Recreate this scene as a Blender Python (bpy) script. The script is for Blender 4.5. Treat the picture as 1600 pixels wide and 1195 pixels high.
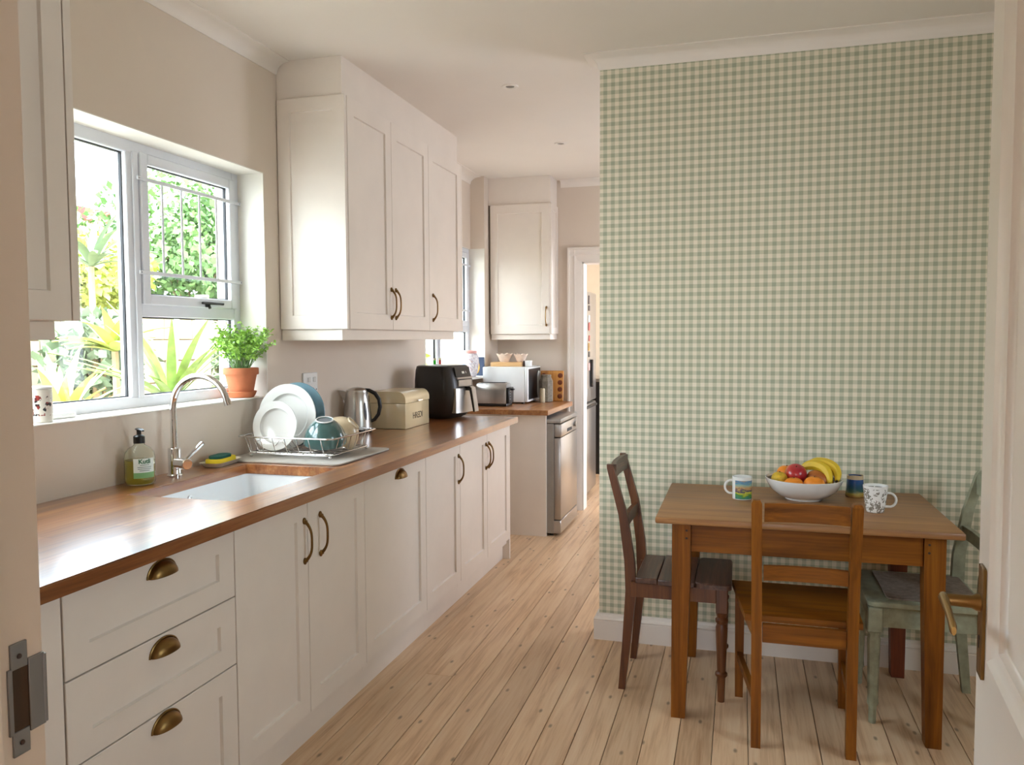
import bpy, bmesh, math, random
from mathutils import Vector, Matrix
random.seed(7)
for o in list(bpy.data.objects): bpy.data.objects.remove(o)
SC = bpy.context.scene
COL = SC.collection
PI = math.pi

# ------------------------------------------------------------------ camera
cam = bpy.data.cameras.new('camera'); cam.sensor_width = 36; cam.lens = 36*1259/1600
cam.clip_start = 0.02; cam.clip_end = 200
CAM = bpy.data.objects.new('camera', cam); COL.objects.link(CAM)
yaw, pitch, roll = 0.27624, 0.05494, -0.00467
fw = Vector((-math.sin(yaw)*math.cos(pitch), math.cos(yaw)*math.cos(pitch), -math.sin(pitch)))
rt = Vector((math.cos(yaw), math.sin(yaw), 0)); up = rt.cross(fw)
r2 = math.cos(roll)*rt+math.sin(roll)*up; u2 = -math.sin(roll)*rt+math.cos(roll)*up
m = Matrix((r2, u2, -fw)).transposed().to_4x4(); m.translation = Vector((0, 0, 1.40))
CAM.matrix_world = m
SC.camera = CAM

# ------------------------------------------------------------------ world, sun, exposure
SC.view_settings.view_transform = 'Standard'; SC.view_settings.look = 'None'
SC.view_settings.gamma = 1.0; SC.view_settings.use_curve_mapping = False
SC.view_settings.exposure = 0.77
world = bpy.data.worlds.new('sky'); SC.world = world; world.use_nodes = True
wn = world.node_tree.nodes; wn.clear()
wo = wn.new('ShaderNodeOutputWorld'); wb = wn.new('ShaderNodeBackground'); sk = wn.new('ShaderNodeTexSky')
sk.sky_type = 'NISHITA'; sk.sun_disc = False; sk.sun_elevation = math.radians(52); sk.sun_rotation = math.radians(200)
sk.air_density = 1.0; sk.dust_density = 3.0; sk.ozone_density = 1.0
wmix = wn.new('ShaderNodeMix'); wmix.data_type = 'RGBA'; wmix.inputs[0].default_value = 0.55
wmix.inputs[7].default_value = (9.6, 10.4, 11.9, 1)      # thin bright cloud veil over the whole sky
world.node_tree.links.new(sk.outputs[0], wmix.inputs[6])
world.node_tree.links.new(wmix.outputs[2], wb.inputs[0]); world.node_tree.links.new(wb.outputs[0], wo.inputs[0])
wb.inputs[1].default_value = 0.92
sun = bpy.data.lights.new('sun', 'SUN'); sun.energy = 5; sun.angle = math.radians(0.6); sun.color = (1, .95, .86)
SUN = bpy.data.objects.new('sun', sun); COL.objects.link(SUN)
SUN.rotation_euler = Vector((0.04, 0.62, -0.80)).to_track_quat('-Z', 'Y').to_euler()

def portal(name, loc, direction, sx, sy):
    l = bpy.data.lights.new(name, 'AREA'); l.shape = 'RECTANGLE'; l.size = sx; l.size_y = sy
    l.cycles.is_portal = True
    o = bpy.data.objects.new(name, l); COL.objects.link(o); o.location = loc
    o.rotation_euler = Vector(direction).to_track_quat('-Z', 'Z').to_euler()
portal('daylight_portal', (-2.30, 2.245, 1.64), (1, 0, 0), 1.89, 1.0)
portal('daylight_portal', (-2.30, 5.565, 1.60), (1, 0, 0), 0.97, 1.0)
portal('daylight_portal', (1.02, 5.2, 1.55), (-1, 0, 0), 0.9, 1.1)
portal('daylight_portal', (0, -4.32, 1.35), (0, 1, 0), 1.0, 1.7)
portal('daylight_portal', (1.89, 1.75, 1.55), (-1, 0, 0), 0.8, 0.9)
portal('daylight_portal', (0.79, 7.65, 1.3), (-1, 0, 0), 1.5, 2.0)

# ------------------------------------------------------------------ materials
def lin(c):
    if isinstance(c, str):
        c = tuple(int(c[i:i+2], 16) for i in (0, 2, 4))
    return tuple((v/255/12.92 if v/255 <= .04045 else ((v/255+.055)/1.055)**2.4) for v in c)+(1,)
class NT:
    def __init__(s, name):
        s.m = bpy.data.materials.new(name); s.m.use_nodes = True; s.t = s.m.node_tree
        s.b = s.t.nodes['Principled BSDF']
    def n(s, typ, **kw):
        x = s.t.nodes.new(typ)
        for k, v in kw.items(): setattr(x, k, v)
        return x
    def l(s, a, b): s.t.links.new(a, b)
    def noise(s, vec, scale, detail=3, rough=.55, dist=0):
        x = s.n('ShaderNodeTexNoise'); x.inputs['Scale'].default_value = scale
        x.inputs['Detail'].default_value = detail; x.inputs['Roughness'].default_value = rough
        x.inputs['Distortion'].default_value = dist
        if vec: s.l(vec, x.inputs['Vector'])
        return x.outputs['Fac']
    def ramp(s, fac, stops):
        x = s.n('ShaderNodeValToRGB'); e = x.color_ramp.elements
        while len(e) < len(stops): e.new(0.5)
        for i, (p, c) in enumerate(stops): e[i].position = p; e[i].color = c if len(c) == 4 else lin(c)
        s.l(fac, x.inputs[0]); return x.outputs[0]
    def mix(s, fac, a, b, mode='MIX'):
        x = s.n('ShaderNodeMix', data_type='RGBA', blend_type=mode)
        for v, i in ((fac, 0), (a, 6), (b, 7)):
            if isinstance(v, (int, float)): x.inputs[i].default_value = v
            elif isinstance(v, tuple): x.inputs[i].default_value = v
            else: s.l(v, x.inputs[i])
        return x.outputs[2]
    def math(s, op, a, b=None):
        x = s.n('ShaderNodeMath', operation=op)
        for v, i in ((a, 0), (b, 1)):
            if v is None: continue
            if isinstance(v, (int, float)): x.inputs[i].default_value = v
            else: s.l(v, x.inputs[i])
        return x.outputs[0]
    def obj(s): return s.n('ShaderNodeTexCoord').outputs['Object']
    def mapping(s, vec, scale=(1, 1, 1), loc=(0, 0, 0), rot=(0, 0, 0)):
        x = s.n('ShaderNodeMapping'); x.inputs['Scale'].default_value = scale
        x.inputs['Location'].default_value = loc; x.inputs['Rotation'].default_value = rot
        s.l(vec, x.inputs[0]); return x.outputs[0]
    def bump(s, h, strength=.2, dist=.002):
        x = s.n('ShaderNodeBump'); x.inputs['Strength'].default_value = strength; x.inputs['Distance'].default_value = dist
        s.l(h, x.inputs['Height']); s.l(x.outputs[0], s.b.inputs['Normal'])
    def set(s, **kw):
        for k, v in kw.items():
            i = s.b.inputs[k.replace('_', ' ')]
            if isinstance(v, (int, float, tuple)): i.default_value = v
            else: s.l(v, i)
        return s.m
def plain(name, col, rough=.5, metal=0.0, var=.06, scale=12, bump=0, coat=0, spec=.5, **kw):
    t = NT(name); c = lin(col); f = t.noise(t.obj(), scale, 4)
    d = tuple(max(0, v*(1-var)) for v in c[:3])+(1,); e = tuple(min(1, v*(1+var)) for v in c[:3])+(1,)
    t.set(Base_Color=t.ramp(f, [(.3, d), (.7, e)]), Roughness=rough, Metallic=metal)
    t.b.inputs['Specular IOR Level'].default_value = spec
    if coat: t.set(Coat_Weight=coat, Coat_Roughness=.08)
    if bump: t.bump(t.noise(t.obj(), scale*8, 3), bump, .001)
    for k, v in kw.items(): t.b.inputs[k.replace('_', ' ')].default_value = v
    return t.m
def wood(name, c1, c2, c3, axis=1, scale=1.0, rough=.4, coat=0, knots=0, kflat=False, rnd=False, stave=0, bump=.15, crough=.12, spec=.5):
    """grain runs along axis"""
    t = NT(name); v = t.obj()
    if rnd:
        oi = t.n('ShaderNodeObjectInfo'); add = t.n('ShaderNodeVectorMath', operation='ADD')
        sc = t.n('ShaderNodeVectorMath', operation='SCALE'); sc.inputs[0].default_value = (37, 53, 71)
        t.l(oi.outputs['Random'], sc.inputs['Scale']); t.l(v, add.inputs[0]); t.l(sc.outputs[0], add.inputs[1]); v = add.outputs[0]
    s = [14*scale]*3; s[axis] = .9*scale
    g = t.noise(t.mapping(v, tuple(s)), 2.2, 5, .6, .6)
    s2 = [70*scale]*3; s2[axis] = 2.0*scale
    f = t.noise(t.mapping(v, tuple(s2)), 2.0, 3)
    fac = t.math('ADD', t.math('MULTIPLY', g, .72), t.math('MULTIPLY', f, .28))
    col = t.ramp(fac, [(.3, lin(c1)), (.5, lin(c2)), (.72, lin(c3))])
    if rnd:
        col = t.mix(1.0, col, t.ramp(oi.outputs['Random'], [(0, (.86, .85, .84, 1)), (.5, (.95, .95, .95, 1)), (1, (1.05, 1.04, 1.02, 1))]), 'MULTIPLY')
    if stave:
        sep = t.n('ShaderNodeSeparateXYZ'); t.l(v, sep.inputs[0])
        a = 0 if axis != 0 else 1
        st = t.math('FLOOR', t.math('DIVIDE', sep.outputs[a], stave))
        ln = t.math('FLOOR', t.math('ADD', t.math('DIVIDE', sep.outputs[axis], .62), t.math('MULTIPLY', st, .37)))
        wn_ = t.n('ShaderNodeTexWhiteNoise', noise_dimensions='2D'); cb = t.n('ShaderNodeCombineXYZ')
        t.l(st, cb.inputs[0]); t.l(ln, cb.inputs[1]); t.l(cb.outputs[0], wn_.inputs['Vector'])
        col = t.mix(1.0, col, t.ramp(wn_.outputs['Value'], [(0, (.74, .70, .66, 1)), (1, (1.12, 1.1, 1.08, 1))]), 'MULTIPLY')
    if knots:
        s3 = [1.0]*3; s3[axis] = .45
        vo = t.n('ShaderNodeTexVoronoi', voronoi_dimensions='2D' if kflat else '3D'); vo.inputs['Scale'].default_value = knots; t.l(t.mapping(v, tuple(s3)), vo.inputs['Vector'])
        k = t.ramp(vo.outputs['Distance'], [(.02, (1, 1, 1, 1)), (.065, (0, 0, 0, 1))])
        col = t.mix(t.math('MULTIPLY', k, .7), col, lin('6b4f38'))
        blot = t.ramp(t.noise(t.mapping(v, tuple(x*.25 for x in s)), 1.5, 3), [(.58, (0, 0, 0, 1)), (.75, (1, 1, 1, 1))])
        col = t.mix(t.math('MULTIPLY', blot, .35), col, lin('9a7757'))
    t.set(Base_Color=col, Roughness=t.math('ADD', rough-.06, t.math('MULTIPLY', g, .14)))
    t.b.inputs['Specular IOR Level'].default_value = spec
    if coat: t.set(Coat_Weight=coat, Coat_Roughness=crough)
    if bump: t.bump(fac, bump, .0015)
    return t.m
def metal(name, col, rough, var=.05, brushed=None):
    t = NT(name); v = t.obj()
    s = [1, 1, 1]
    if brushed is not None: s = [60, 60, 60]; s[brushed] = .6
    f = t.noise(t.mapping(v, tuple(s)), 6 if brushed is None else 3, 3)
    c = lin(col)
    t.set(Base_Color=t.ramp(f, [(.3, tuple(x*(1-var) for x in c[:3])+(1,)), (.7, c)]), Metallic=1.0,
          Roughness=t.math('ADD', rough-.05, t.math('MULTIPLY', f, .1)))
    return t.m
def glass(name, col=(255, 255, 255), rough=0.0, ior=1.45, thin=True):
    t = NT(name)
    if thin:
        tr = t.n('ShaderNodeBsdfTransparent'); gl = t.n('ShaderNodeBsdfGlossy'); gl.inputs['Roughness'].default_value = .02
        tr.inputs[0].default_value = lin(col); mx = t.n('ShaderNodeMixShader'); lw = t.n('ShaderNodeLayerWeight'); lw.inputs[0].default_value = .5
        t.l(t.math('ADD', t.math('MULTIPLY', t.math('POWER', lw.outputs['Facing'], 4.5), .5), .02), mx.inputs[0]); t.l(tr.outputs[0], mx.inputs[1]); t.l(gl.outputs[0], mx.inputs[2])
        t.l(mx.outputs[0], t.t.nodes['Material Output'].inputs[0])
    else: t.set(Base_Color=lin(col), Roughness=rough, Transmission_Weight=1.0, IOR=ior)
    return t.m
def gingham(name):
    t = NT(name); p = 0.0349
    pos = t.n('ShaderNodeNewGeometry').outputs['Position']; sep = t.n('ShaderNodeSeparateXYZ'); t.l(pos, sep.inputs[0])
    def stripe(o, ph): return t.math('LESS_THAN', t.math('FRACT', t.math('ADD', t.math('DIVIDE', t.math('ADD', o, 10.0-ph), p), .25)), .5)
    x = t.math('ADD', sep.outputs[0], sep.outputs[1])
    sx = stripe(x, -.613+3.665); sz = stripe(sep.outputs[2], 2.552)
    f = t.math('MULTIPLY', t.math('ADD', sx, sz), .5)
    w1 = t.n('ShaderNodeTexWave'); w1.inputs['Scale'].default_value = 260; t.l(pos, w1.inputs['Vector'])
    w1.bands_direction = 'X'
    c = t.ramp(f, [(.2, lin('ebe1cc')), (.5, lin('cdc9ae')), (.8, lin('a8ab90'))]); 
    t.t.nodes[-1].color_ramp.interpolation = 'CONSTANT' if False else 'LINEAR'
    c = t.mix(t.math('MULTIPLY', t.noise(pos, 400, 2), .10), c, lin('efe8da'))
    t.set(Base_Color=c, Roughness=.75)
    return t.m
M = dict(
    wall=plain('cream_wall_paint', 'e2d3c3', .75, var=.02, scale=3, bump=.05),
    reveal=plain('white_reveal_paint', 'f1ece3', .6, var=.02, scale=3),
    ceiling=plain('white_ceiling_paint', 'f0e7dd', .8, var=.015, scale=2),
    trim=plain('white_gloss_trim', 'f2e9df', .35, var=.02, scale=4),
    cab=plain('white_cabinet_paint', 'f0e5da', .38, var=.025, scale=5),
    alu=plain('white_powder_coat_aluminium', 'e2e4ea', .35, var=.02),
    rubber=plain('black_gasket', '1c1c22', .6), black=plain('black_plastic', '161414', .32, var=.1),
    darkgrey=plain('charcoal_plastic', '2b2725', .38, var=.08), pane=glass('window_glass', (250, 255, 252)),
    gingham=gingham('gingham_wallpaper'),
    board=wood('pale_pine_floorboard', 'c2966f', 'e6c29b', 'f2d6b4', 1, 1.0, .36, knots=7.5, kflat=True, rnd=True, bump=.1),
    sub=plain('dark_subfloor', '2a1d14', .9),
    worktop=wood('oiled_hardwood_worktop', '7a4421', 'a5683a', 'c28d58', 1, 1.0, .30, coat=1.0, stave=.046, bump=.35, crough=.2),
    worktop2=wood('oiled_hardwood_worktop_pale', '7d4a28', 'a8703f', 'c79461', 1, 1.0, .35, coat=.2, stave=.046, bump=.2),
    pine=wood('honey_pine', '583006', '80490f', '9b6219', 2, .9, .45, knots=3.0, coat=.03, spec=.22),
    pinex=wood('honey_pine_crosswise', '583006', '80490f', '9b6219', 0, .9, .45, knots=3.0, coat=.03, spec=.22),
    piney=wood('honey_pine_lengthwise', '583006', '80490f', '9b6219', 1, .9, .45, knots=3.0, coat=.03, spec=.22),
    tabletop=wood('worn_pine_tabletop', '7a4d28', '9d6d40', 'b58653', 0, .9, .42, knots=2.6, coat=.06),
    dark=wood('dark_stained_wood', '40200b', '613414', '7d4d22', 2, 1.0, .42, coat=.08),
    darkx=wood('dark_stained_seat_wood', '2f1c12', '52362a', '7a5844', 1, 1.0, .4, coat=.15),
    redwood=wood('reddish_stained_wood', '4a1d0d', '6d3016', '8a4522', 2, 1.0, .4),
    green=plain('chipped_sage_green_paint', '9a9b82', .5, var=.22, scale=26, bump=.4),
    pad=plain('checked_seat_cloth', '8e7d70', .95, var=.25, scale=55, bump=.6),
    brass=metal('antique_brass', '8c6c40', .36, .35), brightbrass=metal('lacquered_brass', 'a3844f', .33, .2),
    chrome=metal('chrome', 'e8e8ea', .06, .02), steel=metal('brushed_steel', 'c9c6c2', .3, .08, 2),
    steelh=metal('brushed_steel_vertical', 'b7b5b3', .3, .10, 2), galv=metal('galvanised_steel', '9fa3a8', .42, .2),
    gauge=plain('smoked_gauge_window', '6a6d72', .15),
    wire=metal('chromed_wire', 'd9d8d8', .18, .03), silver=plain('silver_painted_metal', '9b9893', .35, .6),
    ceramic=plain('white_glazed_ceramic', 'e9e7e2', .12, var=.015, coat=.5), sink=plain('white_fireclay', 'f0f2f3', .15, var=.01, coat=.3),
    plate=plain('white_plate_glaze', 'd3d0ca', .14, var=.01, coat=.4),
    blueplate=plain('dusty_blue_glaze', '6f8d99', .15, var=.05, coat=.4), teal=plain('deep_teal_glaze', '40605d', .16, var=.15, coat=.6),
    teal_in=plain('unglazed_grey_base', '6f7274', .5), creamglaze=plain('speckled_cream_glaze', 'cdb897', .25, var=.08, scale=50, coat=.3),
    bin=plain('cream_enamel', 'e2cfa6', .25, var=.02, coat=.3), ink=plain('dark_ink', '3a2a1c', .7),
    mat=plain('stone_grey_mat', 'b9b2a9', .8, bump=.2), terracotta=plain('terracotta', 'bd6f4a', .85, var=.12, bump=.2),
    soil=plain('potting_soil', '3a2618', 1.0, var=.4, scale=60),
    soap=glass('soap_bottle_plastic', (246, 248, 240), .02, 1.2, False), liquid=plain('yellow_green_soap', 'c3b44a', .1, Transmission_Weight=.75, IOR=1.33),
    label=plain('white_paper_label', 'e9ece4', .6), labelgreen=plain('green_label_band', '7fae74', .6), txtgreen=plain('green_print', '2f6b45', .6), txtgrey=plain('grey_print', '7d8a84', .6),
    sponge=plain('yellow_sponge', 'e8cf34', .95, bump=.6, scale=40), scour=plain('dark_teal_scourer', '1f5a52', .95, bump=.8, scale=60),
    dish=plain('cream_soap_dish', 'e6ddcc', .3), white=plain('white_plastic', 'eeeeec', .35, var=.02), pinkw=plain('pink_tinted_porcelain', 'ead2bf', .3, var=.1, scale=30),
    beech=wood('pale_beech', 'b98a55', 'd8ab74', 'e6c294', 0, 1.0, .5), traywood=wood('orange_wood_tray', '9a5d24', 'c4843c', 'd79c52', 2, 1.0, .4),
    jarglass=plain('frosted_jar', '8d8577', .3, var=.25, scale=70), candle=plain('ivory_wax', 'cdbf9f', .5),
    navy=plain('navy_card', '2c3a55', .6), gold=plain('ochre_print', 'b98a35', .6, var=.5, scale=40), greenglass=plain('green_bottle_glass', '23c420', .1, Transmission_Weight=.5),
    redglass=plain('red_bottle_glass', 'b23226', .15, Transmission_Weight=.3), blueprint=plain('pale_blue_print', 'a9b2cf', .4), pinkprint=plain('pale_pink_print', 'e3a9a0', .4),
    orange=plain('orange_peel', 'ec8a1e', .45, var=.06, bump=.5, scale=60), yellow=plain('banana_skin', 'e2bd2c', .5, var=.1, scale=14),
    brownspot=plain('banana_tip', '4b3618', .7), lemon=plain('speckled_yellow_rind', 'cda62a', .6, var=.3, scale=45, bump=.5),
    leaf=plain('fresh_green_leaf', '9cc655', .5, var=.25, scale=30, Subsurface_Weight=.0), leaf2=plain('shrub_green_leaf', '6d8f52', .55, var=.3, scale=6),
    leaf3=plain('yellow_green_leaf', 'b4bd62', .5, var=.2, scale=5), leaf4=plain('dusty_green_leaf', '75866a', .6, var=.3, scale=6),
    leaf5=plain('striped_sword_leaf', '7f9450', .5, var=.3, scale=14),
    bark=plain('pale_bark', 'a08a6c', .9, var=.2, bump=.6), block=plain('cream_painted_block', 'cdbda4', .85, var=.06, scale=8, bump=.3),
    mortar=plain('block_joint', 'a98f78', .95), grass=plain('grey_garden_paving', '9d9a94', 1.0, var=.15), redroof=plain('red_roof_edge', 'b5443a', .7),
    render=plain('pale_plaster', 'efe6da', .85), post=plain('cream_timber_post', 'e8d3b8', .7), flower=plain('red_petal', 'd4402c', .6), petal=plain('white_petal', 'f4eec9', .6),
    warm=plain('warm_cream_paint', 'eadbc2', .8, var=.02), darkmark=plain('dark_decal', '4a3a38', .5), red=plain('red_enamel', 'b64a3e', .5), lens=plain('opal_lamp_lens', '6d655c', .4),
)
def apple_mat():
    t = NT('red_yellow_fruit_skin'); f = t.noise(t.obj(), 9, 3)
    sep = t.n('ShaderNodeSeparateXYZ'); t.l(t.obj(), sep.inputs[0])
    k = t.math('ADD', t.math('MULTIPLY', sep.outputs[0], -9), f)
    t.set(Base_Color=t.ramp(k, [(.35, lin('a51f2c')), (.75, lin('b8352c')), (.98, lin('d79a32'))]), Roughness=.28, Coat_Weight=.3); return t.m
def mango_mat():
    t = NT('russet_mango_skin'); f = t.noise(t.obj(), 12, 3)
    t.set(Base_Color=t.ramp(f, [(.3, lin('8f4a1e')), (.7, lin('c4742c'))]), Roughness=.4); return t.m
def landscape_mat():
    t = NT('painted_landscape_print'); v = t.obj(); sep = t.n('ShaderNodeSeparateXYZ'); t.l(v, sep.inputs[0])
    n = t.noise(t.mapping(v, (30, 30, 55)), 1.0, 4, .6, 1.2)
    h = t.math('ADD', t.math('DIVIDE', sep.outputs[2], .09), t.math('MULTIPLY', t.math('SUBTRACT', n, .5), .55))
    c = t.ramp(h, [(.1, lin('3f7f6a')), (.2, lin('4f8a3a')), (.33, lin('c9c23a')), (.42, lin('3b3f5e')), (.55, lin('c79a63')), (.68, lin('8fae9c')), (.8, lin('4f86a8')), (.95, lin('b98d3a'))])
    t.set(Base_Color=c, Roughness=.2); return t.m
def floral_mat():
    t = NT('grey_floral_print'); v = t.obj(); vo = t.n('ShaderNodeTexVoronoi', feature='DISTANCE_TO_EDGE'); vo.inputs['Scale'].default_value = 95
    d = t.mapping(v); nz = t.n('ShaderNodeTexNoise'); nz.inputs['Scale'].default_value = 60
    t.l(v, nz.inputs['Vector']); mx = t.mix(.03, d, nz.outputs['Color'], 'ADD'); t.l(mx, vo.inputs['Vector'])
    n = t.noise(v, 45, 2); sz = t.n('ShaderNodeSeparateXYZ'); t.l(v, sz.inputs[0]); k = t.math('MULTIPLY', t.math('MULTIPLY', t.math('LESS_THAN', vo.outputs['Distance'], .16), t.math('GREATER_THAN', n, .47)), t.math('LESS_THAN', sz.outputs[2], .090))
    t.set(Base_Color=t.mix(k, lin('f0ece6'), lin('8d8578')), Roughness=.22, Coat_Weight=.3); return t.m
def bluemug_mat():
    t = NT('blue_to_ochre_glaze'); v = t.obj(); sep = t.n('ShaderNodeSeparateXYZ'); t.l(v, sep.inputs[0])
    h = t.math('ADD', t.math('DIVIDE', sep.outputs[2], .088), t.math('MULTIPLY', t.math('SUBTRACT', t.noise(t.mapping(v, (20, 20, 60)), 1.5, 4), .5), .3))
    c = t.ramp(h, [(.05, lin('9a6f3a')), (.16, lin('a8923f')), (.3, lin('2f5b50')), (.5, lin('164a63')), (.75, lin('184a86'))])
    t.set(Base_Color=c, Roughness=.2, Coat_Weight=.4); return t.m
def tin_mat():
    t = NT('printed_tin'); v = t.obj(); sep = t.n('ShaderNodeSeparateXYZ'); t.l(v, sep.inputs[0])
    n = t.noise(t.mapping(v, (45, 45, 45)), 1.0, 3, .6)
    inz = t.math('MULTIPLY', t.math('GREATER_THAN', sep.outputs[2], .022), t.math('LESS_THAN', sep.outputs[2], .085))
    k = t.math('MULTIPLY', t.math('GREATER_THAN', n, .51), inz); r = t.noise(v, 60, 1)
    t.set(Base_Color=t.mix(k, lin('e9e4da'), t.ramp(r, [(.45, lin('2c2a2a')), (.55, lin('9a3a34'))])), Roughness=.35); return t.m
def jar_mat():
    t = NT('patterned_canister_glaze'); v = t.obj(); n = t.noise(v, 38, 3, .6, 1.5)
    t.set(Base_Color=t.ramp(n, [(.45, lin('efeae8')), (.55, lin('c9c6d2')), (.66, lin('d8b0a6')), (.75, lin('b3b7b8'))]), Roughness=.25); return t.m
M.update(apple=apple_mat(), mango=mango_mat(), landscape=landscape_mat(), floral=floral_mat(), bluemug=bluemug_mat(), tin=tin_mat(), jar=jar_mat())

# ------------------------------------------------------------------ mesh helpers
WM = {}
def MX(xf): return Matrix(((0, 1, 0, xf), (1, 0, 0, 0), (0, 0, 1, 0), (0, 0, 0, 1)))     # x->Y, y(out)->+X
def MY(yf): return Matrix(((1, 0, 0, 0), (0, -1, 0, yf), (0, 0, 1, 0), (0, 0, 0, 1)))    # x->X, y(out)->-Y
T = Matrix.Translation
def RZ(a): return Matrix.Rotation(a, 4, 'Z')
def RX(a): return Matrix.Rotation(a, 4, 'X')
def RY(a): return Matrix.Rotation(a, 4, 'Y')
class MB:
    def __init__(s, mat=None): s.v = []; s.f = []; s.M = mat or Matrix()
    def add(s, vs, fs, M=None):
        k = len(s.v); A = s.M @ M if M is not None else s.M
        s.v += [A @ Vector(p) for p in vs]; s.f += [tuple(i+k for i in f) for f in fs]; return s
    def box(s, x0, x1, y0, y1, z0, z1, b=0, seg=1, M=None):
        if b <= 0:
            vs = [(x, y, z) for x in (x0, x1) for y in (y0, y1) for z in (z0, z1)]
            return s.add(vs, [(0, 1, 3, 2), (4, 6, 7, 5), (0, 4, 5, 1), (2, 3, 7, 6), (0, 2, 6, 4), (1, 5, 7, 3)], M)
        bm = bmesh.new(); bmesh.ops.create_cube(bm, size=1)
        for v in bm.verts: v.co = Vector(((x0+x1)/2+v.co.x*(x1-x0), (y0+y1)/2+v.co.y*(y1-y0), (z0+z1)/2+v.co.z*(z1-z0)))
        bmesh.ops.bevel(bm, geom=bm.edges[:], offset=b, segments=seg, affect='EDGES', profile=.5)
        bm.verts.index_update()
        s.add([v.co.copy() for v in bm.verts], [tuple(v.index for v in f.verts) for f in bm.faces], M); bm.free(); return s
    def tube(s, pts, r, seg=8, closed=False, M=None, flat=None):
        pts = [Vector(p) for p in pts]; n = len(pts); rs = r if isinstance(r, (list, tuple)) else [r]*n
        vs = []; fs = []; prev = None
        for i, p in enumerate(pts):
            if closed: t = (pts[(i+1) % n]-pts[i-1])
            else: t = pts[min(i+1, n-1)]-pts[max(i-1, 0)]
            t.normalize()
            if prev is None:
                a = Vector((0, 0, 1)) if abs(t.z) < .9 else Vector((1, 0, 0)); u = t.cross(a).normalized()
            else: u = (prev-t*prev.dot(t)).normalized()
            w = t.cross(u); prev = u
            for k in range(seg):
                a = 2*PI*k/seg; vs.append(p+(u*math.cos(a)+w*math.sin(a))*rs[i])
        for i in range(n if closed else n-1):
            j = (i+1) % n
            for k in range(seg): fs.append((i*seg+k, i*seg+(k+1) % seg, j*seg+(k+1) % seg, j*seg+k))
        if not closed: fs += [tuple(range(seg)), tuple((n-1)*seg+k for k in range(seg))]
        return s.add(vs, fs, M)
    def loft(s, rings, M=None, cap=True):
        n = len(rings[0]); vs = [p for r in rings for p in r]; fs = []
        for i in range(len(rings)-1):
            for k in range(n): fs.append((i*n+k, i*n+(k+1) % n, (i+1)*n+(k+1) % n, (i+1)*n+k))
        if cap: fs += [tuple(range(n)), tuple((len(rings)-1)*n+k for k in range(n))]
        return s.add(vs, fs, M)
    def lathe(s, prof, seg=32, M=None, a0=0, a1=2*PI):
        vs = []; fs = []; idx = []; full = abs(a1-a0-2*PI) < 1e-6; n = seg if full else seg+1
        for r, z in prof:
            if r < 1e-6: idx.append([len(vs)]*n); vs.append((0, 0, z))
            else:
                idx.append(list(range(len(vs), len(vs)+n)))
                vs += [(r*math.cos(a0+(a1-a0)*k/seg), r*math.sin(a0+(a1-a0)*k/seg), z) for k in range(n)]
        for i in range(len(prof)-1):
            for k in range(n if full else n-1):
                q = [idx[i][k], idx[i][(k+1) % n], idx[i+1][(k+1) % n], idx[i+1][k]]; q = list(dict.fromkeys(q))
                if len(q) > 2: fs.append(tuple(q))
        return s.add(vs, fs, M)
    def prism(s, poly, a, b, M=None):
        n = len(poly); vs = [(x, y, a) for x, y in poly]+[(x, y, b) for x, y in poly]
        return s.add(vs, [tuple(range(n)), tuple(range(n, 2*n))]+[(k, (k+1) % n, n+(k+1) % n, n+k) for k in range(n)], M)
    def ball(s, c, rx, ry=None, rz=None, seg=20, M=None):
        ry = ry or rx; rz = rz or rx
        p = [(math.sin(PI*i/(seg//2)), -math.cos(PI*i/(seg//2))) for i in range(seg//2+1)]
        return s.lathe([(max(0, a) if 0 < i < seg//2 else 0, b) for i, (a, b) in enumerate(p)], seg, (M or Matrix()) @ T(c) @ Matrix.Diagonal((rx, ry, rz, 1)))
    def build(s, name, mat, parent=None, smooth=True, world=True, **props):
        vs = s.v
        if parent is not None:
            A = WM[parent.name]; loc = (0, 0, 0)
            if world: Ai = A.inverted(); vs = [Ai @ v for v in vs]
        else:
            c = [(min(v[i] for v in vs)+max(v[i] for v in vs))/2 for i in (0, 1)]+[min(v[2] for v in vs)]
            loc = Vector(c); vs = [v-loc for v in vs]; A = T(loc)
        me = bpy.data.meshes.new(name); me.from_pydata(vs, [], s.f)
        bm = bmesh.new(); bm.from_mesh(me); bmesh.ops.recalc_face_normals(bm, faces=bm.faces); bm.to_mesh(me); bm.free()
        if smooth:
            me.polygons.foreach_set('use_smooth', [True]*len(me.polygons)); me.set_sharp_from_angle(angle=math.radians(38))
        me.materials.append(M[mat] if isinstance(mat, str) else mat)
        o = bpy.data.objects.new(name, me); COL.objects.link(o); o.location = loc
        if parent is not None: o.parent = parent
        WM[o.name] = A
        for k, v in props.items(): o[k] = v
        return o
def thing(name, loc, label, cat, rotz=0, group=None, kind=None):
    o = bpy.data.objects.new(name, None); COL.objects.link(o); o.location = loc; o.rotation_euler = (0, 0, rotz)
    o.empty_display_size = .05; WM[o.name] = T(loc) @ RZ(rotz)
    if label: o['label'] = label
    if cat: o['category'] = cat
    if group: o['group'] = group
    if kind: o['kind'] = kind
    return o
def tag(o, label, cat, group=None):
    o['label'] = label; o['category'] = cat
    if group: o['group'] = group
    return o
def struct(mb, name, mat, label, cat, parent=None, **kw):
    o = mb.build(name, mat, parent, **kw); o['kind'] = 'structure'
    if parent is None: o['label'] = label; o['category'] = cat
    return o
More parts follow.
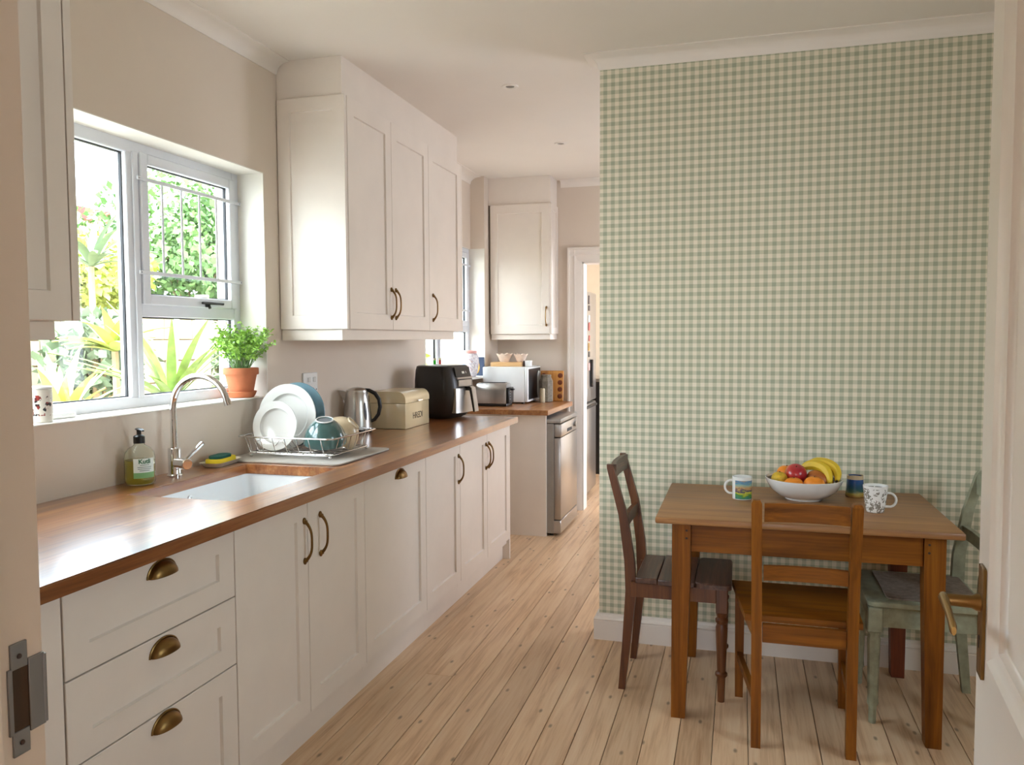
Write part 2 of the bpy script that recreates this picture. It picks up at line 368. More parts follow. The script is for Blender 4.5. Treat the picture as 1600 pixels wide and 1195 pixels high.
def rrect(cx, cy, hx, hy, r, z, n=5):
    pts = []
    for qx, qy, a0 in ((1, 1, 0), (-1, 1, PI/2), (-1, -1, PI), (1, -1, 1.5*PI)):
        for i in range(n+1):
            a = a0+PI/2*i/n; pts.append((cx+qx*(hx-r)+r*math.cos(a), cy+qy*(hy-r)+r*math.sin(a), z))
    return pts
def text_mesh(txt, size, M_, mat, name, parent, bend=None, bold=0):
    c = bpy.data.curves.new('t', 'FONT'); c.body = txt; c.size = size; c.align_x = 'CENTER'; c.extrude = .0004; c.offset = bold
    o = bpy.data.objects.new('t', c); COL.objects.link(o)
    dg = bpy.context.evaluated_depsgraph_get(); me = bpy.data.meshes.new_from_object(o.evaluated_get(dg))
    vs = [v.co.copy() for v in me.vertices]; fs = [tuple(p.vertices) for p in me.polygons]
    bpy.data.objects.remove(o); bpy.data.curves.remove(c); bpy.data.meshes.remove(me)
    if bend: vs = [Vector(((bend+v.z)*math.sin(v.x/bend), v.y, (bend+v.z)*math.cos(v.x/bend)-bend)) for v in vs]
    return MB(M_).add(vs, fs).build(name, mat, parent, smooth=False)
def shaker(mb, u0, u1, v0, v1, th=.02, rail=.065, railv=None, rec=.009, b=.0015):
    rv = railv or rail; g = .002; u0 += g; u1 -= g; v0 += g; v1 -= g
    def ring(i, j, y): return [(u0+i, y, v0+j), (u1-i, y, v0+j), (u1-i, y, v1-j), (u0+i, y, v1-j)]
    mb.loft([ring(0, 0, 0), ring(0, 0, th-b), ring(b, b, th), ring(rail, rv, th), ring(rail+.003, rv+.003, th-rec)])
def bow_handle(name, Mx, u, v, L, parent, out=.02):
    mb = MB(Mx @ T((u, out, v))); n = 14; pts = []; rs = []
    for i in range(n+1):
        t = -1+2*i/n; pts.append((0, .006+.024*(1-abs(t)**3.2), t*L/2*.94)); rs.append(.0042+.0022*abs(t)**4)
    mb.tube(pts, rs, 8)
    for sgn in (-1, 1):
        mb.ball((0, .003, sgn*L/2*.97), .0085, .006, .012, 12); mb.tube([(0, 0, sgn*L/2*.94), (0, .012, sgn*L/2*.93)], .006, 8)
    return mb.build(name, 'brass', parent)
def cup_pull(Mx, u, v, parent, out=.02, w=.05, h=.036, d=.026):
    mb = MB(Mx @ T((u, out, v))); N, K = 18, 8
    for off in (0, -.0022):
        vs = []; fs = []
        for i in range(N+1):
            th = PI*i/N
            for k in range(K+1):
                ph = PI/2*k/K
                vs.append(((w+off)*math.cos(th), max(0, (d+off)*math.sin(th)**.7*math.sin(ph)), (h+off)*math.sin(th)*math.cos(ph)))
        for i in range(N):
            for k in range(K): a = i*(K+1)+k; fs.append((a, a+1, a+K+2, a+K+1))
        mb.add(vs, fs)
    mb.tube([((w+.002)*math.cos(PI*i/20), .0015, (h+.002)*math.sin(PI*i/20)) for i in range(21)], .0028, 6)
    return mb.build('cup_pull', 'brass', parent)

# ================================================================== THE SETTING
CEIL = 2.66; XL = -2.05; YG = 3.665; YE = 6.40; XP = -1.935
# floor
fl = struct(MB().box(-2.3, 1.8, -4.3, 9.0, -.06, -.0245), 'floor', 'sub', 'pale scrubbed pine floorboards with dark gaps', 'floor')
bw = .1175; k0 = -9
boardmesh = {}
for i in range(26+9):
    x0 = -1.136+(k0+i)*bw
    if x0 > 1.72: break
    rr = random.Random(i*13+5)
    cuts = [-4.2]+sorted([rr.uniform(-.4, 1.2), rr.uniform(4.6, 7.2)])+[8.9]
    if abs(x0+.0585-(-1.195)) < .06: cuts = [-4.2, 3.08, 8.9]
    for a, b_ in zip(cuts[:-1], cuts[1:]):
        L = round(b_-a-.002, 3)
        g_ = rr.uniform(.0007, .0019); mb = MB().box(x0+g_, x0+bw-g_, a, a+L, -.0245, 0, .0012)
        mb.build('floorboard', 'board', fl, smooth=False)
# ceiling and walls
struct(MB().box(-2.3, 1.87, -4.3, 9.0, CEIL, CEIL+.1), 'ceiling', 'ceiling', 'smooth white ceiling', 'ceiling')
W1 = (1.30, 3.19, 1.14, 2.14); W2 = (5.08, 6.05, 1.10, 2.10); XO = -2.30
wl = MB()
def wbox(y0, y1, z0, z1, x1=XL): wl.box(XO, x1, y0, y1, z0, z1)
wbox(.40, W1[0], 0, CEIL); wbox(W1[0], W1[1], 0, W1[2]); wbox(W1[0], W1[1], W1[3], CEIL)
wbox(W1[1], W2[0], 0, CEIL); wbox(W2[0], W2[1], 0, W2[2]); wbox(W2[0], W2[1], W2[3], CEIL)
wbox(W2[1], YE, 0, CEIL, XP)
struct(wl, 'wall_left', 'wall', 'cream painted wall with the kitchen windows', 'wall', smooth=False)
# white lining of the window reveals (their own paint)
for nm, w, xin, xr, xb, lb in (('trim_1', W1, XL+.012, XL+.001, -2.19, 'wide sink'), ('trim_2', W2, XP, XP+.001, -2.07, 'narrow far')):
    mb = MB(); e = .004
    mb.box(xb, xr, w[1]-e, w[1], w[2], w[3]); mb.box(xb, XL+.001, w[0], w[0]+e, w[2], w[3])
    mb.box(xb, XL+.001, w[0], w[1], w[3]-e, w[3]); mb.box(xb, xin, w[0], w[1], w[2]-.012 if nm == 'trim_2' else w[2], w[2]+.006, .003)
    struct(mb, nm, 'reveal', 'white painted reveal and sill of the %s window' % lb, 'window reveal', smooth=False)
we = MB(); DX0, DX1, DZ = -1.225, -.45, 2.005
we.box(XL-.25, DX0, YE, YE+.12, 0, CEIL); we.box(DX1, 1.0, YE, YE+.12, 0, CEIL); we.box(DX0, DX1, YE, YE+.12, DZ, CEIL)
struct(we, 'wall_end', 'wall', 'cream far wall with the open doorway beside the small cupboard', 'wall', smooth=False)
struct(MB().box(-.621, 1.75, YG, YG+.12, 0, CEIL), 'wall_right', 'gingham', 'wall papered in sage green and cream gingham', 'wall', smooth=False)
wn_ = MB(); wn_.box(-2.3, -.70, .42, .60, 0, CEIL); wn_.box(.33, 1.75, .42, .60, 0, CEIL); wn_.box(-.70, .33, .42, .60, 2.12, CEIL)
struct(wn_, 'wall_near', 'wall', 'near wall around the doorway the photo looks through', 'wall', smooth=False)
ws = MB(); ws.box(1.75, 1.87, .42, 1.35, 0, CEIL); ws.box(1.75, 1.87, 2.15, YG+.12, 0, CEIL); ws.box(1.75, 1.87, 1.35, 2.15, 0, 1.1); ws.box(1.75, 1.87, 1.35, 2.15, 2.0, CEIL)
struct(ws, 'wall_side', 'wall', 'cream side wall beyond the dining table', 'wall', smooth=False)
br = MB(); br.box(.85, 1.0, YG+.12, 4.75, 0, CEIL); br.box(.85, 1.0, 5.65, YE, 0, CEIL); br.box(.85, 1.0, 4.75, 5.65, 2.1, CEIL); br.box(.85, 1.0, 4.75, 5.65, 0, 1.0)  # unseen opening added here to let extra daylight into the passage
struct(br, 'wall_passage', 'wall', 'cream wall of the passage behind the gingham wall', 'wall', smooth=False)
fr = MB(); fr.box(-2.3, 1.0, 8.7, 8.82, 0, CEIL); fr.box(-2.3, -2.2, YE+.12, 8.7, 0, CEIL); fr.box(.65, .77, YE+.12, 6.9, 0, CEIL); fr.box(.65, .77, 8.4, 8.7, 0, CEIL); fr.box(.65, .77, 6.9, 8.4, 2.3, CEIL); fr.box(.65, .77, 6.9, 8.4, 0, .3)  # opening in the unseen right wall is added to brighten this room
struct(fr, 'wall_back', 'warm', 'warm cream walls of the room beyond the doorway', 'wall', smooth=False)
hl = MB(); hl.box(-1.25, -1.15, -4.2, .42, 0, CEIL); hl.box(1.15, 1.25, -4.2, .42, 0, CEIL)
hl.box(-1.25, -.5, -4.3, -4.2, 0, CEIL); hl.box(.5, 1.25, -4.3, -4.2, 0, CEIL); hl.box(-.5, .5, -4.3, -4.2, 2.2, CEIL); hl.box(-.5, .5, -4.3, -4.2, 0, .5)  # gap in the end wall behind the camera, added for fill daylight
struct(hl, 'wall_hall', 'wall', 'hallway walls behind the doorway', 'wall', smooth=False)

def cornice(mb, axis, a, b, pos, sgn, zt=CEIL, h=.058, d=.05):
    prof = [(0, -h), (.004, -h)]
    for i in range(7):
        t = PI/2*i/6; prof.append((.006+(d-.012)*(1-math.cos(t)), -h+.006+(h-.012)*math.sin(t)))
    prof += [(d, -.004), (d, 0), (0, 0)]
    if axis == 'Y': vs = [[(pos+sgn*p, y, zt+q) for p, q in prof] for y in (a, b)]
    else: vs = [[(x, pos+sgn*p, zt+q) for p, q in prof] for x in (a, b)]
    mb.loft(vs)
c = MB(); cornice(c, 'Y', .60, 3.31, XL, 1, d=.07); struct(c, 'trim_3', 'trim', 'white coved cornice above the sink window', 'cornice')
c = MB(); cornice(c, 'Y', 4.82, YE, XL+.0, 1, d=.09); struct(c, 'trim_4', 'trim', 'white coved cornice above the far window', 'cornice')
c = MB(); cornice(c, 'X', -1.40, .85, YE, -1); struct(c, 'trim_5', 'trim', 'white cornice above the far doorway', 'cornice')
def sweep_corner(mb, prof, z0):
    # profile (out, up) swept along the gingham face, round its outer corner, along the return
    mb.loft([[(1.75, YG-p, z0+q) for p, q in prof], [(-.621-p, YG-p, z0+q) for p, q in prof], [(-.621-p, YG+.12, z0+q) for p, q in prof]])
def cornice_prof(h=.060, d=.066):
    pr = [(0, -h), (.004, -h)]
    for i in range(9):
        t = PI/2*i/8; pr.append((.006+(d-.012)*(1-math.cos(t)), -h+.006+(h-.012)*math.sin(t)))
    return pr+[(d, -.004), (d, 0), (0, 0)]
c = MB(); sweep_corner(c, cornice_prof(), CEIL)
struct(c, 'trim_6', 'trim', 'white cornice along the top of the gingham wall', 'cornice')
# baseboards
def skirt(mb, axis, a, b, pos, sgn, h=.122, d=.022):
    prof = [(0, 0), (d, 0), (d, h*.72), (d-.002, h*.74), (d+.001, h*.79), (d-.003, h*.85), (d*.5, h*.88), (d*.42, h*.97), (d*.2, h), (0, h)]
    if axis == 'X': mb.loft([[(x, pos+sgn*p, q) for p, q in prof] for x in (a, b)])
    else: mb.loft([[(pos+sgn*p, y, q) for p, q in prof] for y in (a, b)])
c = MB(); h, d = .122, .022; sweep_corner(c, [(0, 0), (d, 0), (d, h*.72), (d-.002, h*.74), (d+.001, h*.79), (d-.003, h*.85), (d*.5, h*.88), (d*.42, h*.97), (d*.2, h), (0, h)], 0)
struct(c, 'baseboard_right', 'trim', 'white moulded skirting board under the gingham wallpaper', 'skirting board')
c = MB(); skirt(c, 'Y', .60, YG-.03, 1.75, -1); struct(c, 'baseboard_side', 'trim', 'white skirting board along the side wall', 'skirting board')
# far doorway frame
def architrave(mb, axis_pts, w=.10): pass
d2 = thing('door_2', (-.85, YE, 0), 'white moulded door frame in the far wall', 'door frame', kind='structure')
for nm, x0, x1 in (('architrave', DX0-.115, DX0), ('architrave', DX1, DX1+.115)):
    mb = MB()
    s = 1 if x0 < -1 else -1
    xa = x0 if s > 0 else x1
    prof = [(0, 0), (0, .030), (.012, .030), (.018, .020), (.045, .018), (.055, .024), (.07, .016), (.105, .014), (.115, .008), (.115, 0)]
    mb.loft([[(xa+s*p, YE-q, z) for p, q in prof] for z in (0, DZ+.115)]); mb.build(nm, 'trim', d2)
mb = MB(); mb.loft([[(x, YE-q-.001, DZ+.115-p) for p, q in prof] for x in (DX0-.115, DX1+.115)]); mb.build('architrave', 'trim', d2)
mb = MB(); mb.box(DX0-.012, DX0+.012, YE-.008, YE+.13, 0, DZ); mb.box(DX1-.012, DX1+.012, YE-.008, YE+.13, 0, DZ); mb.box(DX0, DX1, YE-.008, YE+.13, DZ-.012, DZ+.012)
mb.build('lining', 'trim', d2, smooth=False)
# near doorway frame (left jamb with strike plate, right jamb out of view)
d3 = thing('door_3', (-.18, .5, 0), 'white door jamb with a steel strike plate at the left edge', 'door frame', kind='structure')
mb = MB(); mb.box(-.72, -.66, .40, .625, 0, 2.1, .002); mb.box(-.66, -.648, .40, .568, 0, 2.1, .002); mb.build('jamb', 'trim', d3, smooth=False)
mb = MB(); mb.box(.30, .36, .40, .625, 0, 2.1, .002); mb.build('jamb', 'trim', d3, smooth=False)
mb = MB(); mb.box(-.72, .36, .40, .625, 2.06, 2.12, .002); mb.build('head', 'trim', d3, smooth=False)
mb = MB(); x = -.6592
def plate_ring(y0, y1, z0, z1): mb.box(x-.002, x+.0014, y0, y1, z0, z1, .0005)
plate_ring(.586, .6045, 1.088, 1.113); plate_ring(.586, .6045, 1.004, 1.028); plate_ring(.5825, .5875, 1.026, 1.09); plate_ring(.6055, .6235, 1.022, 1.094)
mb.tube([(x+.0005, .6235, 1.024), (x+.0005, .6235, 1.092)], .0022, 8)
sp = mb.build('strike_plate', 'galv', d3); sp['label'] = 'worn galvanised strike plate screwed to the jamb'
mb = MB()
for z in (1.1, 1.016): mb.lathe([(0, .0012), (.0022, .001), (.0026, 0)], 12, T((x+.0016, .595, z)) @ RY(PI/2))
mb.build('screw', 'darkmark', sp)
mb = MB(); mb.box(x-.004, x+.0002, .5870, .6058, 1.0275, 1.0885); mb.build('latch_hole', wood('raw_wood_recess', '1e1006', '33200c', '4a3014', 2), sp)

# windows --------------------------------------------------------------------
def frame_ring(mb, y0, y1, z0, z1, w, x0, x1, b=.004):
    mb.box(x0, x1, y0, y0+w, z0, z1, b); mb.box(x0, x1, y1-w, y1, z0, z1, b); mb.box(x0, x1, y0+w-.001, y1-w+.001, z0, z0+w, b); mb.box(x0, x1, y0+w-.001, y1-w+.001, z1-w, z1, b)
def gasket(mb, y0, y1, z0, z1, x): frame_ring(mb, y0, y1, z0, z1, .005, x-.012, x, .0005)
XF = -2.18
def make_window(name, w, label, ym, zt, XF=-2.18):
    t = thing(name, (XF-.03, (w[0]+w[1])/2, w[2]), label, 'window', kind='structure')
    mb = MB(); frame_ring(mb, w[0], w[1], w[2], w[3], .048, XF-.055, XF); mb.build('frame', 'alu', t)
    mb = MB(); mb.box(XF-.052, XF-.002, ym-.034, ym+.034, w[2]+.04, w[3]-.04, .004); mb.box(XF-.002, XF+.006, ym-.006, ym+.02, w[2]+.04, w[3]-.04, .002); mb.build('mullion', 'alu', t)
    mb = MB(); mb.box(XF-.050, XF-.003, ym+.03, w[1]-.045, zt-.026, zt+.026, .004); mb.build('transom', 'alu', t)
    a, b_, c_, d_ = ym+.030, w[1]-.040, zt+.020, w[3]-.036
    mb = MB(); frame_ring(mb, a, b_, c_, d_, .040, XF-.040, XF+.010); s = mb.build('sash', 'alu', t)
    mb = MB(); gasket(mb, w[0]+.047, ym-.033, w[2]+.047, w[3]-.047, XF-.02); gasket(mb, ym+.033, w[1]-.047, w[2]+.047, zt-.025, XF-.02); gasket(mb, a+.039, b_-.039, c_+.039, d_-.039, XF-.01); mb.build('gasket', 'rubber', t)
    for (p, q, r_, s_) in ((w[0]+.04, ym-.03, w[2]+.04, w[3]-.04), (ym+.03, w[1]-.04, w[2]+.04, zt-.02), (a+.03, b_-.03, c_+.03, d_-.03)):
        MB().box(XF-.034, XF-.030, p, q, r_, s_).build('pane', 'pane', t, smooth=False)
    mb = MB(); yh = ym+.40 if name == 'window_1' else ym+.22
    mb.box(XF+.008, XF+.022, yh-.012, yh+.012, c_+.002, c_+.022, .003); mb.box(XF+.020, XF+.030, yh-.05, yh+.095, c_+.013, c_+.024, .003); mb.tube([(XF+.02, yh, c_+.012), (XF+.026, yh, c_-.004)], .006, 8)
    h = mb.build('window_handle', 'black', t); h['label'] = 'black casement handle'
    for z in (zt+.49, zt+.14):
        mb = MB(); mb.box(XF+.011, XF+.017, ym+.005, w[1]-.008, z-.007, z+.007, .001)
        sb = mb.build('security_bar', 'alu', t)
        MB().box(XF+.0165, XF+.0185, ym+.010, ym+.016, z-.003, z+.003, .001).build('screw', 'galv', sb)
        MB().box(XF+.0165, XF+.0185, w[1]-.02, w[1]-.014, z-.003, z+.003, .001).build('screw', 'galv', sb)
    n = 4 if w[1]-ym > .5 else 3
    for i in range(n):
        y = ym+.142+(.112)*i; MB().box(XF+.009, XF+.013, y-.0055, y+.0055, zt+.14, zt+.49, .001).build('security_bar', 'alu', t)
    return t
w3 = thing('fill_window', (1.81, 1.75, 1.1), 'unseen white window added in the side wall for fill daylight', 'window', kind='structure')  # out-of-view window, added to brighten the drawers and left wall
mb = MB(); frame_ring(mb, 1.35, 2.15, 1.1, 2.0, .04, 1.79, 1.84); mb.build('frame', 'alu', w3)
MB().box(1.812, 1.816, 1.38, 2.12, 1.13, 1.97).build('pane', 'pane', w3, smooth=False)
make_window('window_1', W1, 'white aluminium window above the sink with inner security bars', 2.535, 1.514)
make_window('window_2', W2, 'narrow white window with security bars in the far corner', 5.38, 1.475, -2.062)

# open panelled door at the right -------------------------------------------
da = math.radians(5.8)
LP = Vector((.350, 1.345, 0))
DM = Matrix(((-math.sin(da), -math.cos(da), 0, LP.x), (-math.cos(da), math.sin(da), 0, LP.y), (0, 0, 1, 0), (0, 0, 0, 1)))  # x: from latch edge back to hinge, y: out of the face seen
d1 = thing('door_1', LP, 'white panelled door standing open at the right edge', 'door', kind='structure')
mb = MB(DM); th = .04
def panel_door(mb, W, H, panels):
    xs = sorted(set([0, W]+[p[0] for p in panels]+[p[1] for p in panels])); zs = sorted(set([0, H]+[p[2] for p in panels]+[p[3] for p in panels]))
    for i in range(len(xs)-1):
        for j in range(len(zs)-1):
            cx, cz = (xs[i]+xs[i+1])/2, (zs[j]+zs[j+1])/2
            inp = any(p[0] < cx < p[1] and p[2] < cz < p[3] for p in panels)
            if not inp: mb.box(xs[i], xs[i+1], -th, 0, zs[j], zs[j+1])
PN = [(.115, .735, .945, 1.86), (.115, .735, .2, .80)]
panel_door(mb, .85, 2.04, PN); leaf = mb.build('door_leaf', 'trim', d1, smooth=False)
for p in PN:
    mb = MB(DM)
    def ring(i, y): return [(p[0]+i, y, p[2]+i), (p[1]-i, y, p[2]+i), (p[1]-i, y, p[3]-i), (p[0]+i, y, p[3]-i)]
    mb.loft([ring(0, -.03), ring(0, .004), ring(.006, .007), ring(.012, .003), ring(.018, -.002), ring(.026, -.004), ring(.030, -.012), ring(.034, -.014)]); mb.build('panel_moulding', 'trim', leaf)
mb = MB(DM); mb.box(.028, .068, 0, .005, .903, 1.066, .0045, 2); hp = mb.build('handle_plate', 'brass', d1)
mb = MB(DM); mb.lathe([(.0135, 0), (.0125, .006), (.0095, .012), (.0085, .05), (0, .052)], 20, T((.048, .004, 1.012)) @ RX(-PI/2)); mb.build('handle_neck', 'brass', hp)
mb = MB(DM)
rings = []
for i, (xx, hw, hh, zz) in enumerate(((.034, .004, .006, 1.012), (.040, .0065, .009, 1.012), (.060, .006, .009, 1.013), (.09, .005, .0075, 1.011), (.125, .0045, .0075, 1.006), (.150, .005, .009, 1.002), (.158, .003, .006, 1.001))):
    rings.append([(xx, .052+hw*math.cos(a), zz+hh*math.sin(a)) for a in [2*PI*k/12 for k in range(12)]])
mb.loft(rings); lv = mb.build('lever', 'brightbrass', hp); lv['label'] = 'brass lever handle'
mb = MB(DM); mb.tube([(.048, .0045, .960), (.048, .0056, .960)], .004, 10); mb.box(.0465, .0495, .0045, .0056, .945, .96); mb.build('keyhole', 'rubber', hp)

# ceiling downlights
for i, (x, y, lb) in enumerate(((-1.125, 3.958, 'recessed ceiling downlight nearer the gingham wall'), (-1.136, 5.192, 'recessed ceiling downlight farther down the passage'))):
    t = thing('downlight', (x, y, CEIL-.006), lb, 'ceiling light', group='recessed ceiling downlights')
    A = T((x, y, CEIL))
    MB(A).lathe([(.022, .0), (.022, -.002), (.030, -.006), (.040, -.005), (.043, 0)], 32).build('bezel', 'trim', t)
    MB(A).lathe([(0, -.0012), (.022, -.0012), (.022, 0)], 24).build('lamp_lens', 'lens', t)

# ================================================================== BASE CABINETS
XD = -1.415; ZB, ZT = .13, .866
FX = MX(XD)
def cab(name, y0, y1, label):
    t = thing(name, (-1.70, (y0+y1)/2, 0), label, 'kitchen cabinet', group='white base cabinets along the window wall')
    mb = MB(); mb.box(-2.04, XD-.001, y0+.001, y0+.018, .10, .866); mb.box(-2.04, XD-.001, y1-.018, y1-.001, .10, .866); mb.box(-2.04, XD-.001, y0+.018, y1-.018, .10, .118); mb.box(-2.04, -2.03, y0+.018, y1-.018, .118, .866)
    mb.build('carcass', 'cab', t, smooth=False); return t
def door(t, y0, y1, handle_y, z0=ZB, z1=ZT, rail=.065, hz=.727):
    mb = MB(FX); shaker(mb, y0, y1, z0, z1, rail=rail); d = mb.build('door', 'cab', t, smooth=False)
    if handle_y: h = bow_handle('handle', FX, handle_y, hz, .14, d); h['label'] = 'antique brass bow handle'
    return d
t = cab('base_cabinet', .86, 1.372, 'plain white cabinet beside the doorway, left of the drawers')
mb = MB(FX); mb.box(.865, 1.370, 0, .018, ZB, ZT, .001); mb.build('filler_panel', 'cab', t, smooth=False)
t = cab('drawer_cabinet', 1.372, 1.984, 'white base cabinet of three drawers with brass cup pulls')
for z0, z1, pz in ((.660, ZT, .811), (.462, .660, .612), (ZB, .462, .420)):
    mb = MB(FX); shaker(mb, 1.372, 1.984, z0, z1, rail=.07, railv=.062); d = mb.build('drawer_front', 'cab', t, smooth=False)
    cup_pull(FX, 1.681, pz, d)
t = cab('double_cabinet', 1.984, 2.818, 'white double-door cabinet below the sink'); door(t, 1.984, 2.392, 2.366); door(t, 2.392, 2.818, 2.472)
t = cab('appliance_cabinet', 2.818, 3.450, 'white single-door cabinet with one brass cup pull at its top'); d = door(t, 2.818, 3.450, None); cup_pull(FX, 3.158, .808, d)
t = cab('single_cabinet', 3.450, 3.925, 'white single-door cabinet right of the cup-pull door'); door(t, 3.450, 3.925, 3.896)
t = cab('double_cabinet', 3.925, 4.852, 'white double-door cabinet at the far end of the long worktop'); door(t, 3.925, 4.389, 4.362); door(t, 4.389, 4.852, 4.416)
tag(MB().box(-2.04, -1.397, 4.853, 4.872, 0, .866, .001).build('end_panel', 'cab', smooth=False), 'white end panel closing the long cabinet run', 'panel')
o = MB().box(-1.46, -1.442, .86, 4.852, 0, .118, .001).build('trim_7', 'cab', smooth=False); o['kind'] = 'structure'; tag(o, 'white kickboard under the long cabinet run', 'kickboard')

# worktop with sink cut-out
SX0, SX1, SY0, SY1 = -1.882, -1.487, 2.122, 2.768
def worktop_mesh(x0, x1, y0, y1, z0, z1, hole=None, b=.003):
    bm = bmesh.new()
    xs = [x0, x1]; ys = [y0, y1]
    if hole: xs = [x0, hole[0], hole[1], x1]; ys = [y0, hole[2], hole[3], y1]
    g = [[bm.verts.new((x, y, z1)) for y in ys] for x in xs]
    for i in range(len(xs)-1):
        for j in range(len(ys)-1):
            if hole and i == 1 and j == 1: continue
            bm.faces.new((g[i][j], g[i+1][j], g[i+1][j+1], g[i][j+1]))
    r = bmesh.ops.extrude_face_region(bm, geom=bm.faces[:])
    for v in [e for e in r['geom'] if isinstance(e, bmesh.types.BMVert)]: v.co.z = z0
    bmesh.ops.recalc_face_normals(bm, faces=bm.faces)
    bmesh.ops.bevel(bm, geom=[e for e in bm.edges if len(e.link_faces) == 2 and e.calc_face_angle() > 1], offset=b, segments=2, affect='EDGES')
    bm.verts.index_update(); mb = MB(); mb.add([v.co.copy() for v in bm.verts], [tuple(v.index for v in f.verts) for f in bm.faces]); bm.free(); return mb
ZW = .905
tag(worktop_mesh(XL+.001, -1.346, .80, 4.885, .868, ZW, (SX0, SX1, SY0, SY1)).build('worktop', 'worktop'), 'long oiled hardwood worktop holding the sink', 'worktop')
# sink
t = thing('sink', ((SX0+SX1)/2, (SY0+SY1)/2, .66), 'white ceramic sink set under the worktop', 'sink')
a, b_, c_, d_ = SX0-.008, SX1+.008, SY0-.008, SY1+.008
cx, cy, hx, hy = (a+b_)/2, (c_+d_)/2, (b_-a)/2, (d_-c_)/2
mb = MB(); mb.loft([rrect(cx, cy, .03, .03, .028, .66), rrect(cx, cy, hx+.018, hy+.018, .03, .66), rrect(cx, cy, hx+.018, hy+.018, .03, .8675), rrect(cx, cy, hx, hy, .03, .8675), rrect(cx, cy, hx-.004, hy-.004, .03, .80), rrect(cx, cy, hx-.008, hy-.008, .035, .70), rrect(cx, cy, hx-.03, hy-.03, .04, .676), rrect(cx, cy, .03, .03, .028, .672)])
mb.build('basin', 'sink', t)
MB().lathe([(0, .004), (.02, .004), (.032, .003), (.034, 0)], 24, T((cx, cy, .6725))).build('drain', 'chrome', t)
MB().lathe([(0, .001), (.006, .001), (.007, .004), (.012, .004), (.013, 0)], 20, T((a+.003, 2.428, .833)) @ RY(PI/2)).build('overflow_ring', 'chrome', t)
# tap
tx, ty = -1.978, 2.468
t = thing('tap', (tx, ty, ZW), 'chrome swan-neck mixer tap behind the sink', 'tap')
A = T((tx, ty, ZW))
MB(A).lathe([(0, .001), (.027, .001), (.027, .004), (.024, .007), (.0225, .012), (.0225, .100), (.0205, .103), (0, .103)], 32).build('tap_body', 'chrome', t)
R_ = .113; dv = Vector((math.cos(.02), math.sin(.02), 0))
pts = [Vector((0, 0, .10)), Vector((0, 0, .18)), Vector((0, 0, .252))]
for i in range(1, 17):
    a = PI*i/16*.93; pts.append(dv*(R_-R_*math.cos(a))+Vector((0, 0, .252+R_*math.sin(a))))
e = pts[-1]; tdir = (pts[-1]-pts[-2]).normalized()
MB(A).tube(pts, .0118, 16).build('spout', 'chrome', t)
MB(A).tube([e-tdir*.004, e+tdir*.016], .0132, 16).build('aerator', 'chrome', t)
ld = Vector((.93, -.36, 0)).normalized()
lv = MB(A).tube([Vector((0, 0, .05))+ld*.018, Vector((0, 0, .05))+ld*.055, Vector((0, 0, .05))+ld*.057, Vector((0, 0, .05))+ld*.082, Vector((0, 0, .05))+ld*.085], [.0185, .0185, .0205, .0205, .018], 24).build('lever_hub', 'chrome', t)
p0 = Vector((0, 0, .062))+ld*.070
MB(A).tube([p0, p0+Vector((.02, .004, .02)), p0+Vector((.062, .012, .062)), p0+Vector((.066, .013, .066))], [.0065, .0075, .0088, .006], 14).build('lever', 'chrome', lv)

# soap bottle
sx, sy = -1.985, 2.300
t = thing('soap_bottle', (sx, sy, ZW), 'clear pump bottle of yellow-green hand soap left of the tap', 'soap bottle')
A = T((sx, sy, ZW)); body = [(0, .002), (.044, .002), (.049, .008), (.050, .02), (.0495, .092), (.046, .110), (.036, .124), (.021, .133), (.017, .137), (.017, .145)]
MB(A).lathe(body+[(.0155, .145), (.0155, .137), (.034, .122), (.0445, .108), (.048, .092), (.0485, .02), (.047, .009), (.043, .004), (0, .004)], 40).build('bottle', 'soap', t)
MB(A).lathe([(0, .0045), (.042, .0045), (.0462, .0095), (.0478, .02), (.0474, .084), (0, .084)], 40).build('liquid_soap', 'liquid', t)
MB(A).lathe([(0, .170), (.010, .170), (.016, .167), (.0185, .164), (.0185, .141), (0, .141)], 28).build('collar', 'black', t)
pm = MB(A); pm.lathe([(.0075, .168), (.0075, .188), (0, .188)], 16); pm.loft([[(x_, w_*math.cos(a), z_+h_*math.sin(a)) for a in [2*PI*k/12 for k in range(12)]] for x_, w_, h_, z_ in ((-.014, .006, .002, .189), (-.010, .010, .004, .189), (.010, .010, .004, .189), (.030, .006, .003, .188), (.037, .0045, .0025, .186))], RZ(-.5)); pm.build('pump', 'black', t)
la = -.55
lab = MB(A).lathe([(.0503, .026), (.0503, .093)], 14, RZ(la), -.72, .72).build('label', 'label', t)
MB(A).lathe([(.0506, .026), (.0506, .045)], 14, RZ(la), -.72, .72).build('label_band', 'labelgreen', lab)
def on_bottle(z): return A @ RZ(la) @ Matrix(((0, 0, 1, .0508), (1, 0, 0, 0), (0, 1, 0, z), (0, 0, 0, 1)))
text_mesh('Kutli', .021, on_bottle(.076), 'txtgreen', 'lettering', lab, .0508, .0006)
for zz, w_ in ((.0695, .030), (.0625, .046), (.0565, .044), (.0505, .034)):
    MB(A).lathe([(.0507, zz), (.0507, zz+.0022)], 10, RZ(la), -w_/.1, w_/.1).build('print_line', 'txtgrey', lab)
